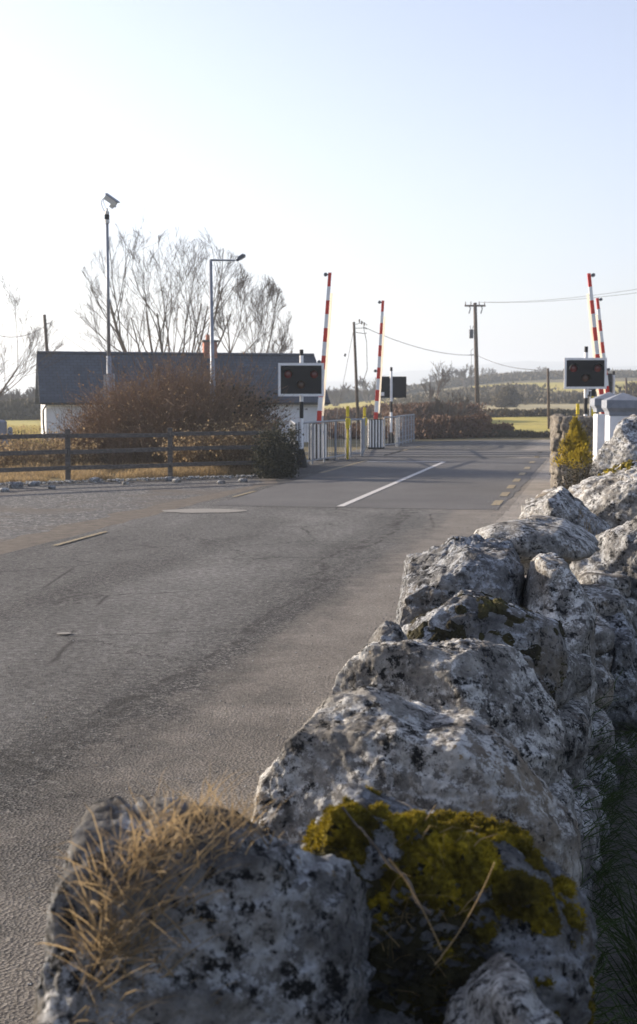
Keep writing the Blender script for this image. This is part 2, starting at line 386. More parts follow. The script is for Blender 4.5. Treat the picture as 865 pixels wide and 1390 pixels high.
xs = axis([(-1600, -200, 100), (-200, -40, 8), (-40, 60, 2), (60, 200, 6), (200, 1600, 100)])
ys = axis([(-30, 0, 5), (0, 40, 1.5), (40, 130, 2.5), (130, 500, 7), (500, 3400, 100)])
mb = MB(); nx = len(xs)
for y in ys:
    for x in xs: mb.v.append(Vector((x, y, H(x, y)-.012)))
for j in range(len(ys)-1):
    for i in range(nx-1):
        a = j*nx+i; mb.f.append([a, a+1, a+1+nx, a+nx]); mb.m.append(0)
tag(mb.build('ground', M['ground'], smooth=True), kind='structure')

def sheet(name, pts, z, mat, drape=False, n=1):
    mb = MB()
    for p in pts: mb.v.append(Vector((p[0], p[1], z)))
    mb.f.append(list(range(len(pts)))); mb.m.append(0)
    return tag(mb.build(name, mat), kind='structure')
def ribbon(name, L, Rr, z, mat, jag=0, zf=None, step=.5):
    """surface between two polylines (resampled with ragged edges)"""
    def res(pl, n):
        d = [0]
        for a, b in zip(pl, pl[1:]): d.append(d[-1]+math.dist(a, b))
        out = []
        for i in range(n+1):
            t = d[-1]*i/n
            for k in range(len(pl)-1):
                if t <= d[k+1]+1e-9:
                    f = (t-d[k])/(d[k+1]-d[k]); out.append((pl[k][0]+(pl[k+1][0]-pl[k][0])*f, pl[k][1]+(pl[k+1][1]-pl[k][1])*f)); break
        return out
    tot = sum(math.dist(a, b) for a, b in zip(L, L[1:])); n = max(2, int(tot/step))
    A, B = res(L, n), res(Rr, n); mb = MB(); K = 6
    for i, (a, b) in enumerate(zip(A, B)):
        ja = jag*noise.noise((a[0]*1.3, a[1]*1.3, 1))+jag*.5*noise.noise((a[0]*5, a[1]*5, 1))
        jb = jag*noise.noise((b[0]*1.3, b[1]*1.3, 9))+jag*.5*noise.noise((b[0]*5, b[1]*5, 9))
        for k in range(K+1):
            f = k/K; x = a[0]+(b[0]-a[0])*f+ja*(1-f)+jb*f; y = a[1]+(b[1]-a[1])*f
            mb.v.append(Vector((x, y, z+(zf(x, y) if zf else 0))))
    for i in range(n):
        for k in range(K):
            a = i*(K+1)+k; mb.f.append([a, a+1, a+K+2, a+K+1]); mb.m.append(0)
    return tag(mb.build(name, mat, smooth=True), kind='structure')
def U(u, Y): return (u+.2*Y, Y)
# gravel lay-by, dirt margin, road, verge
ribbon('gravel_layby', [(-40, 19.5), (-12, 29.2), (-5, 30.6), (-.9, 33.2)], [(-40, 6), U(-6.9, 14.0), U(-6.6, 22), U(-6.8, 31)], .002, M['gravel'], .15)
ribbon('dirt_margin', [(-30, 9), U(-7.6, 15.5), U(-7.7, 21), U(-7.3, 30), U(-8.3, 36)], [(-30, 2), U(-6.0, 10), U(-6.3, 20), U(-6.3, 30), U(-6.4, 36)], .006, M['dirt'], .25)
ribbon('road', [(-30, -4), U(-10, 2), U(-7.0, 14), U(-6.95, 30), U(-8.4, 36), U(-8.6, 50), (3.3, 60), (7, 63), (11.3, 64.3), (18, 65.3), (60, 66)],
       [(-30+26, -30), U(-1.25, -4), U(-1.3, 8), U(-1.2, 20), U(-1.1, 30), U(-1.0, 40), (8.9, 49.7), (10.6, 54), (14, 57), (20, 59), (60, 60)], .011, M['asphalt'], .10)
ribbon('sandy_verge', [U(-1.36, -4), U(-1.40, 8), U(-1.30, 20), U(-1.18, 30), U(-1.06, 40), (9.0, 50)], [U(1.5, -4), U(1.2, 8), U(1, 20), U(1.2, 30), U(1.6, 40), (13, 50)], .016, M['sand_verge'], .035, None, .25)
ribbon('road_patch', [U(-6.6, 23.4), U(-6.7, 30), U(-6.8, 43)], [U(-1.45, 22.4), U(-1.3, 30), U(-1.2, 43)], .0155, M['asphalt_patch'], .05)
# markings
def dash(name, u, y0, y1, w, mat, du=0):
    mb = MB(); n = max(2, int((y1-y0)/.25))
    for i in range(n+1):
        y = y0+(y1-y0)*i/n; uu = u+du*i/n
        mb.v += [Vector((*U(uu-w/2, y), .022)), Vector((*U(uu+w/2, y), .022))]
    for i in range(n): mb.f.append([2*i, 2*i+1, 2*i+3, 2*i+2]); mb.m.append(0)
    return tag(mb.build(name, mat), kind='structure')
dash('centre_line', -4.24, 23.1, 40.3, .13, M['white_line'])
for y in (23.4, 25.6, 27.9, 30.3, 33, 36, 39.5, 43.4, 47): dash('edge_line', -1.55, y, y+1.15, .16, M['yellow_line'])
for y0, y1 in ((16.8, 18.6), (25.4, 27.1)): dash('edge_line', -6.72, y0, y1, .085, M['yellow_line'])
dash('edge_line', -6.75, 34, 41.5, .12, M['yellow_line']); dash('edge_line', -6.75, 45, 51, .12, M['yellow_line']); dash('edge_line', -6.75, 53, 58, .12, M['yellow_line'], .5)
dash('stop_line', -5.45, 40.2, 40.5, 2.3, M['white_line'])
mb = MB(); c = P(278, 697, 22.2)
for i in range(24):
    t = i/24*2*math.pi; rr = 1+.15*noise.noise((math.cos(t)*2, math.sin(t)*2, 0)); mb.v.append(Vector((c.x+.72*rr*math.cos(t), 22.2+.42*rr*math.sin(t), .020)))
mb.f.append(list(range(24))); mb.m.append(0); tag(mb.build('concrete_patch', M['concrete_patch']), kind='structure')
mb = MB(); c = P(87, 865, 10.4)
for i in range(16):
    t = i/16*2*math.pi; mb.v.append(Vector((c.x+.06*math.cos(t), 10.4+.05*math.sin(t), .021)))
mb.f.append(list(range(16))); mb.m.append(0); tag(mb.build('paint_spot', M['concrete_patch']), kind='structure')
# level crossing deck and rails across the road
tr = Vector((1, -.2, 0)).normalized()
def across(name, y, w, z, h, mat, u0=-8.2, u1=-.2, mb=None):
    a = Vector((u0+.2*y, y, 0)); L = (u1-u0); c = a+Vector((L/2, 0, 0))+Vector((0, 0, z))
    b = mb or MB(); b.box(c, (L, w, h), -.05); return b
tag(across('crossing_deck', 46.8, 5.4, .015, .014, None).build('crossing_deck', M['asphalt_patch']), kind='structure')
mb = MB()
for y in (45.4, 47.0): across('', y, .07, .03, .024, None, -40, 40, mb)
tag(mb.build('railway_track', M['dark_steel']), kind='structure')

# fields on the slope, draped
def field(pts_px, mat, name='field'):
    """pts: (px, Y) corners of a four sided field"""
    (a, b, c, d) = [Vector((X(p, y), y)) for p, y in pts_px]; mb = MB(); n = 26
    for j in range(n+1):
        for i in range(n+1):
            l = a.lerp(d, j/n); r = b.lerp(c, j/n); q = l.lerp(r, i/n); mb.v.append(Vector((q.x, q.y, H(q.x, q.y)+.06)))
    for j in range(n):
        for i in range(n):
            k = j*(n+1)+i; mb.f.append([k, k+1, k+n+2, k+n+1]); mb.m.append(0)
    return tag(mb.build(name, mat, smooth=True), kind='structure')
field([(640, 76), (900, 72), (900, 108), (640, 106)], M['pasture'])
field([(620, 128), (880, 128), (880, 190), (600, 186)], M['stubble'])
field([(600, 240), (900, 215), (900, 355), (640, 330)], M['pasture'])
field([(440, 150), (585, 170), (600, 300), (430, 320)], M['pasture'])
field([(-60, 90), (110, 90), (110, 140), (-60, 140)], M['pasture'])
# far mountains
mb = MB(); n = 90
for i in range(n+1):
    px = 300+800*i/n; hgt = interp([(0, 520), (480, 518), (560, 502), (640, 497), (720, 489), (790, 494), (865, 498), (2000, 520)], px)+4*noise.noise((px*.02, 0, 0))
    x = X(px, 3000); z = 1.85+(545-hgt)/F*3000
    for y, zz in ((2500, -2), (2800, z*.6), (3000, z), (3250, -2)): mb.v.append(Vector((x, y, zz)))
for i in range(n):
    for k in range(3):
        a = i*4+k; mb.f.append([a, a+4, a+5, a+1]); mb.m.append(0)
tag(mb.build('hills', M['hill'], smooth=True), kind='structure')

# ------------------------------------------------------------------ cottage
def house():
    Y = 58.0; A = math.atan(.25)                       # left front wall corner, wall runs along +x rotated a little
    org = Vector((X(63, Y), Y, 0)); L = 12.7; dpt = 5.6; ez = 1.93; rz = 4.0
    root = thing('cottage', org, 'long low white cottage with a blue-grey slate roof and brick chimney', 'cottage')
    root.rotation_euler = (0, 0, A)
    def loc(name, mb, mat, **k):
        o = mb.build(name, mat, None, **k); o.parent = root; return o
    w = MB(); w.v = [Vector(p) for p in ((0, 0, -.3), (L-.2, 0, -.3), (L-.2, dpt, -.3), (0, dpt, -.3), (0, 0, ez), (L-.2, 0, ez), (L-.2, dpt, ez), (0, dpt, ez), (0, dpt/2, rz-.06), (L-.2, dpt/2, rz-.06))]
    w.f = [[0, 1, 5, 4], [2, 3, 7, 6], [1, 2, 6, 9, 5], [3, 0, 4, 8, 7]]; w.m = [0]*4
    loc('wall', w, M['whitewash'])
    # roof: two thick slopes; local coordinates so slates follow the slope
    slope = math.atan2(rz-ez, dpt/2); sl = math.hypot(rz-ez, dpt/2)+.28
    for sgn in (1, -1):
        r = MB(); r.box((L/2, sl/2, 0), (L+.35, sl, .07))
        o = r.build('roof', M['slate']); o.parent = root
        if sgn == 1: o.location = (-.1, -.25, ez-.17); o.rotation_euler = (slope, 0, 0)
        else: o.location = (L-.1, dpt+.25, ez-.17); o.rotation_euler = (slope, 0, math.pi)
    r = MB(); r.tube([(-.25, dpt/2, rz+.06), (L+.05, dpt/2, rz+.06)], .09, 8); rg = loc('ridge', r, M['slate'])
    gt = MB(); gt.tube([(-.2, -.33, ez-.16), (L, -.33, ez-.16)], .06, 8); loc('gutter', gt, M['gutter'])
    dp = MB(); dp.tube([(.02, -.3, ez-.2), (-.12, -.1, ez-.45), (-.12, -.08, .9), (-.05, -.08, 0)], .045, 8); loc('downpipe', dp, M['gutter'])
    cx = 7.7
    ch = MB(); ch.box((cx, dpt/2, rz+.12), (.62, .5, 1.05)); c = loc('chimney', ch, M['chimney_brick'])
    cp = MB(); cp.box((cx, dpt/2, rz+.68), (.78, .64, .09)); o = cp.build('chimney_cap', M['brick_cap']); o.parent = c
    pt = MB(); pt.tube([(cx-.1, dpt/2, rz+.72), (cx-.1, dpt/2, rz+.98)], [.1, .085], 10); o = pt.build('chimney_pot', M['ivory_pot']); o.parent = c
    fs = MB(); fs.box((L/2, -.12, ez-.2), (L, .03, .16)); loc('fascia', fs, M['white_paint'])
    for vx in (11.3, 11.7): loc('wall_vent', MB().box((vx, -.02, 1.5), (.09, .06, .05)), M['brick_cap'])
house()

# ------------------------------------------------------------------ masts, poles, lamps
def cctv():
    Y = 39.6; b = Vector((X(150, Y), Y, 0)); b.x = P(149, 545, Y).x; top = P(145.5, 303, Y)
    t = thing('camera_mast', b, 'tall thin galvanised mast with a white security camera on top, above the brown bush', 'camera mast')
    top.y = Y; ztop = top.z
    MB().tube([b, (b.x+(top.x-b.x)*.4, Y, ztop*.45)], [.085, .07], 12).build('lower_pole', M['galvanised'], t, smooth=True)
    q = Vector((b.x+(top.x-b.x)*.4, Y, ztop*.45)); MB().tube([q, top], [.055, .045], 12).build('upper_pole', M['galvanised'], t, smooth=True)
    MB().tube([q+Vector((0, 0, 1.6)), q+Vector((0, 0, 1.66))], .075, 10).build('collar', M['galvanised'], t)
    cb = MB(); cb.box((b.x+.03, Y+.05, 1.4), (.22, .2, 2.55)); cb.box((b.x-.13, Y-.06, 1.4), (.05, .06, 2.5)); cb.build('base_cabinet', M['galvanised'], t, bevel=.01)
    u = Vector((top.x, Y, ztop)); MB().tube([u, u+Vector((0, 0, .1))], .075, 10).tube([u+Vector((-.07, 0, .02)), u+Vector((-.07, 0, .10))], .02, 6).tube([u+Vector((.05, 0, -.01)), u+Vector((.05, 0, .05))], .02, 6).build('bracket', M['cream_plastic'], t)
    MB().box(u+Vector((0, 0, .18)), (.13, .13, .15)).build('pan_motor', M['black_paint'], t, bevel=.015)
    MB().tube([u+Vector((0, 0, .26)), u+Vector((0, 0, .34)), u+Vector((0, 0, .36)), u+Vector((0, 0, .44))], [.07, .07, .03, .03], 10).build('tilt_head', M['cream_plastic'], t)
    rot = Matrix.Rotation(R(35), 3, 'Y') @ Matrix.Rotation(R(15), 3, 'X'); hc = P(150.5, 272, Y); hc.y = Y
    MB().box(hc, (.40, .15, .15), rot=rot).build('camera_housing', M['cream_plastic'], t, bevel=.01)
    MB().box(hc+rot @ Vector((.01, 0, .09)), (.47, .19, .025), rot=rot).build('sun_shield', M['galvanised'], t)
    MB().box(hc+rot @ Vector((.12, 0, -.13)), (.12, .10, .09), rot=rot).box(hc+rot @ Vector((.22, -.05, -.06)), (.05, .05, .05), rot=rot).build('lamp_unit', M['cream_plastic'], t)
    a = hc+rot @ Vector((-.2, 0, -.02)); MB().tube([a, a+Vector((-.09, 0, -.10)), a+Vector((-.10, 0, -.22)), u+Vector((-.04, 0, .26))], .011, 6).tube([a, a+Vector((-.05, 0, -.12)), a+Vector((-.02, 0, -.2)), u+Vector((0, 0, .36))], .008, 6).build('cable', M['dark_steel'], t)
cctv()
def street_lamp():
    Y = 37.0; b = Vector((P(289, 545, Y).x, Y, 0)); top = P(286, 353, Y); top.y = Y
    t = thing('street_lamp', b, 'grey street lamp with one long side arm, rising in front of the brick chimney', 'street lamp')
    MB().tube([b, (b.x, Y, 2.4), (b.x, Y, 2.45), top], [.085, .08, .06, .045], 12).build('pole', M['galvanised'], t, smooth=True)
    e = P(320, 353.5, Y); e.y = Y; MB().tube([top+Vector((0, 0, -.04)), top+Vector((0, 0, .0)), e], [.03, .03, .022], 8).build('arm', M['galvanised'], t)
    rot = Matrix.Rotation(R(-33), 3, 'Y'); c = P(327, 350, Y); c.y = Y
    h = MB(); h.box(c, (.30, .16, .07), rot=rot); h.box(c+rot @ Vector((.02, 0, .05)), (.2, .12, .04), rot=rot); h.build('lamp_head', M['dark_steel'], t, bevel=.02)
    MB().box(c+rot @ Vector((.04, 0, -.042)), (.18, .11, .02), rot=rot).build('lamp_glass', M['lamp_glass'], t)
street_lamp()
def pole(Y, pb, pt, r, label, cross=False):
    b = P(pb[0], pb[1], Y); b.y = Y; g0 = H(b.x, Y); top = P(pt[0], pt[1], Y); top.y = Y
    # extend straight down to the ground
    k = (g0-.2-top.z)/(b.z-top.z); base = top+(b-top)*k
    t = thing('utility_pole', base, label, 'utility pole')
    MB().tube([base, top], [r, r*.75], 10).build('post', M['pole_timber'], t, smooth=True)
    return t, top, base
tA, topA, _ = pole(84, (486, 568), (480.5, 437), .11, 'weathered wooden utility pole between the two left barrier arms')
mb = MB()
for k in range(3):
    a = topA+Vector((.12, 0, -.15-.25*k)); mb.tube([a, a+Vector((.5, 0, .12-.1*k)), a+Vector((.72, 0, -.05))], .022, 5)
mb.build('bracket', M['wire'], tA)
MB().tube([topA+Vector((.6, 0, -.3)), topA+Vector((.8, 0, -1.2)), topA+Vector((.85, 0, -3)), topA+Vector((.5, 0, -4))], .02, 5).build('hanging_cable', M['wire'], tA)
mb = MB()
for k in range(3):
    a = topA+Vector((.35+.15*k, 0, -.05-.1*k)); mb.tube([a, a+Vector((0, 0, .22))], .05, 6)
mb.build('insulator', M['insulator'], tA)
MB().tube([topA+Vector((0, 0, -.4)), (X(455, 84), 84, .3)], .014, 4).tube([P(469, 480, 84), P(468, 484, 84)], .07, 6).build('guy_wire', M['wire'], tA)
tB, topB, _ = pole(112, (648.5, 563), (645, 411), .20, 'tall dark utility pole with a crossarm and transformer box')
MB().box(topB+Vector((0, 0, -.25)), (1.75, .14, .14)).build('crossarm', M['pole_timber'], tB)
for dx in (-.8, -.35, .35, .8):
    a = topB+Vector((dx, 0, -.22)); MB().tube([a, a+Vector((0, 0, .32))], [.05, .03], 6).build('insulator', M['insulator'], tB)
for dx in (-.45, .55): MB().tube([topB+Vector((dx, 0, -.3)), topB+Vector((dx+.06, 0, -.5)), topB+Vector((dx-.06, 0, -.9))], .05, 6).build('fuse_holder', M['dark_steel'], tB)
MB().box(topB+Vector((-.30, 0, -2.6)), (.32, .35, .75)).tube([topB+Vector((-.36, 0, -2.2)), topB+Vector((-.4, 0, -1.9))], .03, 5).tube([topB+Vector((-.2, 0, -2.2)), topB+Vector((-.12, 0, -1.9))], .03, 5).build('transformer', M['dark_steel'], tB, bevel=.03)
MB().box(topB+Vector((-.26, 0, -4.35)), (.34, .2, .06)).tube([topB+Vector((-.3, 0, -4.3)), topB+Vector((-.32, 0, -4)), topB+Vector((-.1, 0, -3.8))], .02, 5).build('bracket', M['dark_steel'], tB)
MB().tube([topB+Vector((-.28, 0, -4.4)), topB+Vector((-.27, 0, -8.6))], .015, 4).build('cable_run', M['wire'], tB)
tC, topC, _ = pole(84, (745.5, 584), (744, 500), .10, 'short thin utility pole standing at the near edge of the yellow field')
tD, topD, _ = pole(78, (64.5, 484), (60.5, 427), .12, 'leaning wooden utility pole behind the left end of the slate roof')
MB().tube([topD+Vector((.1, 0, -.55)), topD+Vector((.28, 0, -.5))], .03, 5).build('bracket', M['wire'], tD)
# a distant pole by the right edge
tE, topE, _ = pole(150, (851, 560), (850, 513), .15, 'small distant utility pole in the fields at the far right')
def wire(a, b, sag, r, label, n=24):
    a, b = Vector(a), Vector(b); mb = MB(); pts = []
    for i in range(n+1):
        t = i/n; p = a.lerp(b, t); p.z -= sag*4*t*(1-t); pts.append(p)
    mb.tube(pts, r, 4); o = mb.build('overhead_wire', M['wire'], origin=a); return tag(o, label, 'wire')
w1 = P(645, 482, 112)
wire(topA+Vector((.6, 0, -.3)), w1, .5, .02, 'overhead wire from the pole between the barriers to the transformer pole')
wire(w1+Vector((.15, 0, 0)), topC+Vector((0, 0, -.1)), .35, .02, 'overhead wire from the transformer pole down to the short pole')
wire(topC+Vector((0, 0, -.1)), P(800, 522, 80), .1, .016, 'overhead wire from the short pole running behind the right signal')
wire(topD+Vector((0, 0, -.7)), P(-40, 436, 76), .75, .02, 'sagging overhead wire left of the leaning pole')
wire(topD+Vector((.28, 0, -.5)), P(130, 484, 64), .1, .018, 'overhead wire dropping from the leaning pole to the cottage roof')
wire(topB+Vector((.8, 0, .05)), P(980, 372, 70), .4, .012, 'faint high overhead wire right of the transformer pole, upper one')
wire(topB+Vector((.35, 0, .05)), P(980, 380, 70), .4, .012, 'faint high overhead wire right of the transformer pole, lower one')

# ------------------------------------------------------------------ level crossing signals and barriers
def striped_post(x, Y, z0, z1, r, bands, t, name='post'):
    """bands: list of (z, 'b'/'w') upper limits from the bottom"""
    mb = MB(); z = z0
    for zz, c in bands: mb.tube([(x, Y, z), (x, Y, zz)], r, 14, 0 if c == 'w' else 1); z = zz
    return mb.build(name, [M['white_paint'], M['black_paint']], t)
def signal(px, Y, ztop, box, label, back=False, rz=0):
    x = X(px, Y); t = thing('crossing_signal', (x, Y, 0), label, 'level crossing signal', 'flashing light signals at the level crossing')
    Z = lambda f: ztop*f
    striped_post(x, Y, 0, ztop, .055, [(Z(.16), 'b'), (Z(.42), 'w'), (Z(.56), 'b'), (Z(.95), 'w'), (ztop, 'b')], t)
    MB().tube([(x, Y, 0), (x, Y, .12), (x, Y, .5)], [.17, .15, .08], 12).build('base', M['black_paint'], t)
    (x0, y0, x1, y1) = box; a = P(x0, y0, Y); b = P(x1, y1, Y); cx, cz = (a.x+b.x)/2, (a.z+b.z)/2; w, h = b.x-a.x, a.z-b.z
    if rz: w = 1.12
    s = 1 if back else -1; M3 = Matrix.Rotation(rz, 3, 'Z'); c0 = Vector((cx, Y+s*.12, cz))
    MB().box(c0, (w, .035, h), rz).build('backboard', M['black_paint'], t, bevel=.01)
    fw = .045*w/1.2+.02; fr = MB()
    for dx, dz, sx, sz in ((0, h/2-fw/2, w, fw), (0, -h/2+fw/2, w, fw), (-w/2+fw/2, 0, fw, h-2*fw), (w/2-fw/2, 0, fw, h-2*fw)):
        fr.box(c0+M3 @ Vector((dx, s*.03, dz)), (sx, .03, sz), rz)
    fr.build('white_border', M['white_paint'], t)
    k = w/1.27
    for dx, dz, mt in ((-.36*k, .15*k, 'red_lens'), (.36*k, .15*k, 'red_lens'), (0, -.14*k, 'amber_lens')):
        c = c0+M3 @ Vector((dx, 0, dz)); d = M3 @ Vector((0, s, 0))
        lens = MB().tube([c+d*.015, c+d*.05, c+d*.065], [.115*k, .11*k, .06*k], 20).build('lens', M[mt], t, smooth=True)
        hd = MB(); n = 14                                       # hood: upper half cylinder
        prev = None
        for i in range(n+1):
            th = math.pi*(-.12+1.24*i/n); o = M3 @ Vector((math.cos(th)*.135*k, 0, 0))+Vector((0, 0, math.sin(th)*.135*k))
            cur = (c+o+d*.02, c+o+d*(.30*k if True else 0)*(.55+.45*math.sin(max(0, min(math.pi, th)))))
            if prev: hd.quad(prev[0], cur[0], cur[1], prev[1])
            prev = cur
        hb = hd.build('hood', M['black_paint'], t); sm = hb.modifiers.new('s', 'SOLIDIFY'); sm.thickness = .008
    for bz in (.1, -.12): MB().box((x, Y+s*.08, cz+bz), (.16, .05, .06)).build('bracket', M['galvanised'], t)
    if back:
        MB().box(c0+Vector((-w*.4, -.03, -h*.32)), (.14, .02, .16)).build('small_plate', M['white_paint'], t)
    return t
signal(409.5, 37, 3.29, (378, 493, 440, 538), 'wigwag signal with white border left of the road before the cottage roof')
signal(531, 57, 3.32, (516, 511, 552, 540), 'black back of a wigwag signal beside the far left barrier', True)
signal(794.5, 40, 3.5, (765, 486, 822, 528), 'wigwag signal with white border on the right, above the small yellow conifer')
signal(832, 55, 3.1, (822, 507, 838, 535), 'partly hidden wigwag signal seen edge-on behind the right signal', True, R(62))
def small_sign():
    Y = 46; c = P(802, 532, Y); t = thing('back_sign', (c.x, Y, 0), 'small black sign panel with white marks below the right signal', 'sign')
    MB().tube([(c.x, Y, 0), (c.x, Y, c.z)], .03, 8).build('post', M['galvanised'], t)
    MB().box(c, (.34, .02, .30)).build('panel', M['black_paint'], t)
    MB().box(c+Vector((-.11, -.015, .02)), (.07, .01, .24)).box(c+Vector((-.03, -.016, .05)), (.12, .01, .05)).build('mark', M['white_paint'], t)
small_sign()

def barrier(pbx, Y, top, side, label, zp=1.05):
    """side +1: the road lies to the right (left-hand barriers)"""
    x = X(pbx, Y); T = P(top[0], top[1], Y); T.y = Y
    t = thing('crossing_barrier', (x, Y, 0), label, 'barrier', 'raised barriers at the level crossing')
    pv = Vector((x, Y, zp)); d = (T-pv); L = d.length; d.normalize(); n = Vector((d.z, 0, -d.x))*side   # n points towards the road
    ang = math.atan2(d.x, d.z)
    rot = Matrix.Rotation(ang, 3, 'Y')
    # cabinet with vertical stripes
    cb = MB(); w = .56
    YC = Y-.25; cb.box((x, YC, .6), (w, .75, 1.12), mi=1)
    for k in range(5):
        cb.box((x-w/2+.05+k*(w-.1)/4, YC-.385, .6), (.055, .02, 1.08), mi=0)
        cb.box((x-w/2-.011, YC-.3+k*.15, .6), (.02, .06, 1.08), mi=0)
    cb.box((x, YC, .04), (w+.08, .85, .08), mi=1)
    cb.build('machine_cabinet', [M['white_paint'], M['black_paint']], t)
    MB().tube([(x, Y+.14, zp), (x, Y+.3, zp)], .11, 16).build('pivot', M['black_paint'], t)
    MB().box(pv-d*.30+Vector((0, .24, 0)), (.26, .10, .45), rot=rot).build('counterweight', M['black_paint'], t, bevel=.02)
    arm = MB(); q = .435; s = 0.0; k = 0
    while s < L-.05:
        e = min(s+q, L); c0 = pv+d*(L-(s+e)/2); wd = .105+.05*((s+e)/2/L)
        arm.box(c0, (wd, .06, e-s), rot=rot, mi=k % 2); s = e; k += 1
    a = arm.build('arm', [M['red_paint'], M['white_paint']], t)
    sk = MB(); l0, l1 = .35, L*.87; c0 = pv+d*((l0+l1)/2)+n*(.10)+Vector((0, .03, 0))
    sk.box(c0, (.075, .012, l1-l0), rot=rot); o = sk.build('skirt', M['skirt'], t)
    for f in (.985, .42, ):
        c0 = pv+d*L*f-n*.13
        lp = MB(); lp.tube([c0+n*.08, c0], .018, 6).tube([c0+Vector((0, -.06, 0)), c0+Vector((0, .06, 0))], .06, 12)
        lp.build('arm_lamp', M['dark_steel'], t)
barrier(432.5, 42, (448, 370), 1, 'near left raised barrier arm, tallest one beside the left signal')
barrier(510, 52, (520, 408), 1, 'far left raised barrier arm above the striped cabinet')
barrier(821, 43, (799.5, 371), -1, 'near right raised barrier arm behind the right signal, the taller of two')
barrier(829, 52.5, (811, 404.5), -1, 'far right raised barrier arm, the shorter of two behind the right signal')

def yellow_post(px, pyb, pyt, Y, label):
    x = X(px, Y); zt = P(px, pyt, Y).z; t = thing('yellow_post', (x, Y, 0), label, 'control post', 'yellow posts at the level crossing')
    MB().tube([(x, Y, 0), (x, Y, zt*.6)], .034, 10).build('post', M['yellow_paint'], t, smooth=True)
    MB().box((x, Y, zt*.9), (.10, .07, zt*.2)).build('sign_plate', M['yellow_paint'], t, bevel=.01)
    MB().box((x, Y-.06, zt*.68), (.13, .12, .34)).box((x+.05, Y-.10, zt*.70), (.08, .1, .2)).build('control_box', M['yellow_paint'], t, bevel=.02)
yellow_post(472, 624, 551, 42.2, 'nearer yellow post with control box by the left railing')
yellow_post(495, 611, 553, 50, 'farther yellow post with control box by the striped cabinet')
yellow_post(784, 600, 548, 44, 'yellow post left of the right signal post, above the rubble pier')
yellow_post(803.5, 600, 538, 49, 'yellow post just left of the white gate pillars')

def railing(a, b, z0, z1, spacing, bar, label, hb=1):
    a, b = Vector((*a, 0)), Vector((*b, 0)); L = (b-a).length; t = thing('railing', a, label, 'railing', 'galvanised railings at the crossing'); d = (b-a)/L
    n = max(1, round(L/spacing)); rl = MB()
    for z in [z1]: rl.tube([a+Vector((0, 0, z)), b+Vector((0, 0, z))], .030, 8)
    rl.build('top_rail', M['galvanised'], t)
    r2 = MB(); r2.tube([a+Vector((0, 0, z0+.12)), b+Vector((0, 0, z0+.12))], .022, 6); r2.build('bottom_rail', M['galvanised'], t)
    for i in range(n+1):
        p = a+d*(L*i/n); MB().tube([p+Vector((0, 0, z0)), p+Vector((0, 0, z1))], .030, 8).build('rail_post', M['galvanised'], t)
    k = int(L/bar/1.9); ib = MB()
    for i in range(1, k):
        p = a+d*(L*i/k); ib.tube([p+Vector((0, 0, z0+.12)), p+Vector((0, 0, z1-.02))], .006, 4)
    for j in range(1, hb+1):
        z = z0+.12+(z1-z0-.12)*j/(hb+1); ib.tube([a+Vector((0, 0, z)), b+Vector((0, 0, z))], .008, 4)
    ib.build('infill_mesh', M['galvanised'], t)
railing((X(406, 37.6), 37.6), (X(470, 43), 43), 0, 1.24, 1.25, .13, 'nearest railing beside the left signal post, behind the dark bush', 0)
railing((X(402, 38.2), 38.2), (X(395, 45), 45), 0, 1.2, 1.3, .14, 'railing running away behind the left signal post', 0)
railing((X(476, 44), 44), (X(492, 44.6), 44.6), 0, 1.25, 1.0, .14, 'short railing section between the two yellow posts', 0)
railing((X(491, 44.6), 44.6), (X(497, 52), 52), 0, 1.22, 1.4, .2, 'railing running back towards the striped cabinet', 0)
railing((X(522, 53), 53), (X(540, 54.5), 54.5), 0, 1.22, 1.5, .2, 'railing around the base of the far signal post', 0)
railing((X(538, 54.4), 54.4), (X(562, 62), 62), 0, 1.24, 1.4, .2, 'mesh railing at the far left bend of the road', 4)
railing((X(764, 43), 43), (X(800, 43.5), 43.5), 0, 1.32, 1.0, .2, 'short railing above the rubble pier on the right', 0)

# ------------------------------------------------------------------ post and rail fence
def fence():
    t = thing('wooden_fence', (X(92, 30.5), 30.5, 0), 'dark weathered three-rail timber fence along the gravel lay-by', 'fence')
    def gp(px): return Vector((X(px, 30.5+(px-92)*.010), 30.5+(px-92)*.010, 0))
    pts = [-230, -68, 92, 231, 372]
    for px in pts:
        p = gp(px); MB().box(p+Vector((0, 0, .60)), (.115, .10, 1.24)).build('post', M['fence_timber'], t, bevel=.01)
    for a, b in zip(pts, pts[1:]):
        A, B = gp(a), gp(b)
        for z in (.33, .70, 1.06):
            dz = random.uniform(-.02, .02); A2 = A+Vector((0, -.075, z+dz)); B2 = B+Vector((0, -.075, z-random.uniform(-.02, .02)))
            d = B2-A2; rot = d.to_track_quat('X', 'Z').to_matrix()
            MB().box((A2+B2)/2, (d.length*.995, .04, .10), rot=rot).build('rail', M['fence_timber'], t, bevel=.006)
fence()
def gatepost(px, Y, w, h, label):
    x = X(px, Y); o = MB().box((x, Y, h/2), (w, w, h), taper=.92).box((x, Y, h+.02), (w*.9, w*.9, .05), taper=.5).build('stone_post', M['pillar_cap'], origin=(x, Y, 0), bevel=.02); tag(o, label, 'post')
gatepost(3, 38, .26, 1.28, 'squat grey stone post behind the fence at the left edge')
gatepost(14, 42, .16, 1.0, 'short thin wooden stump just right of the grey stone post')

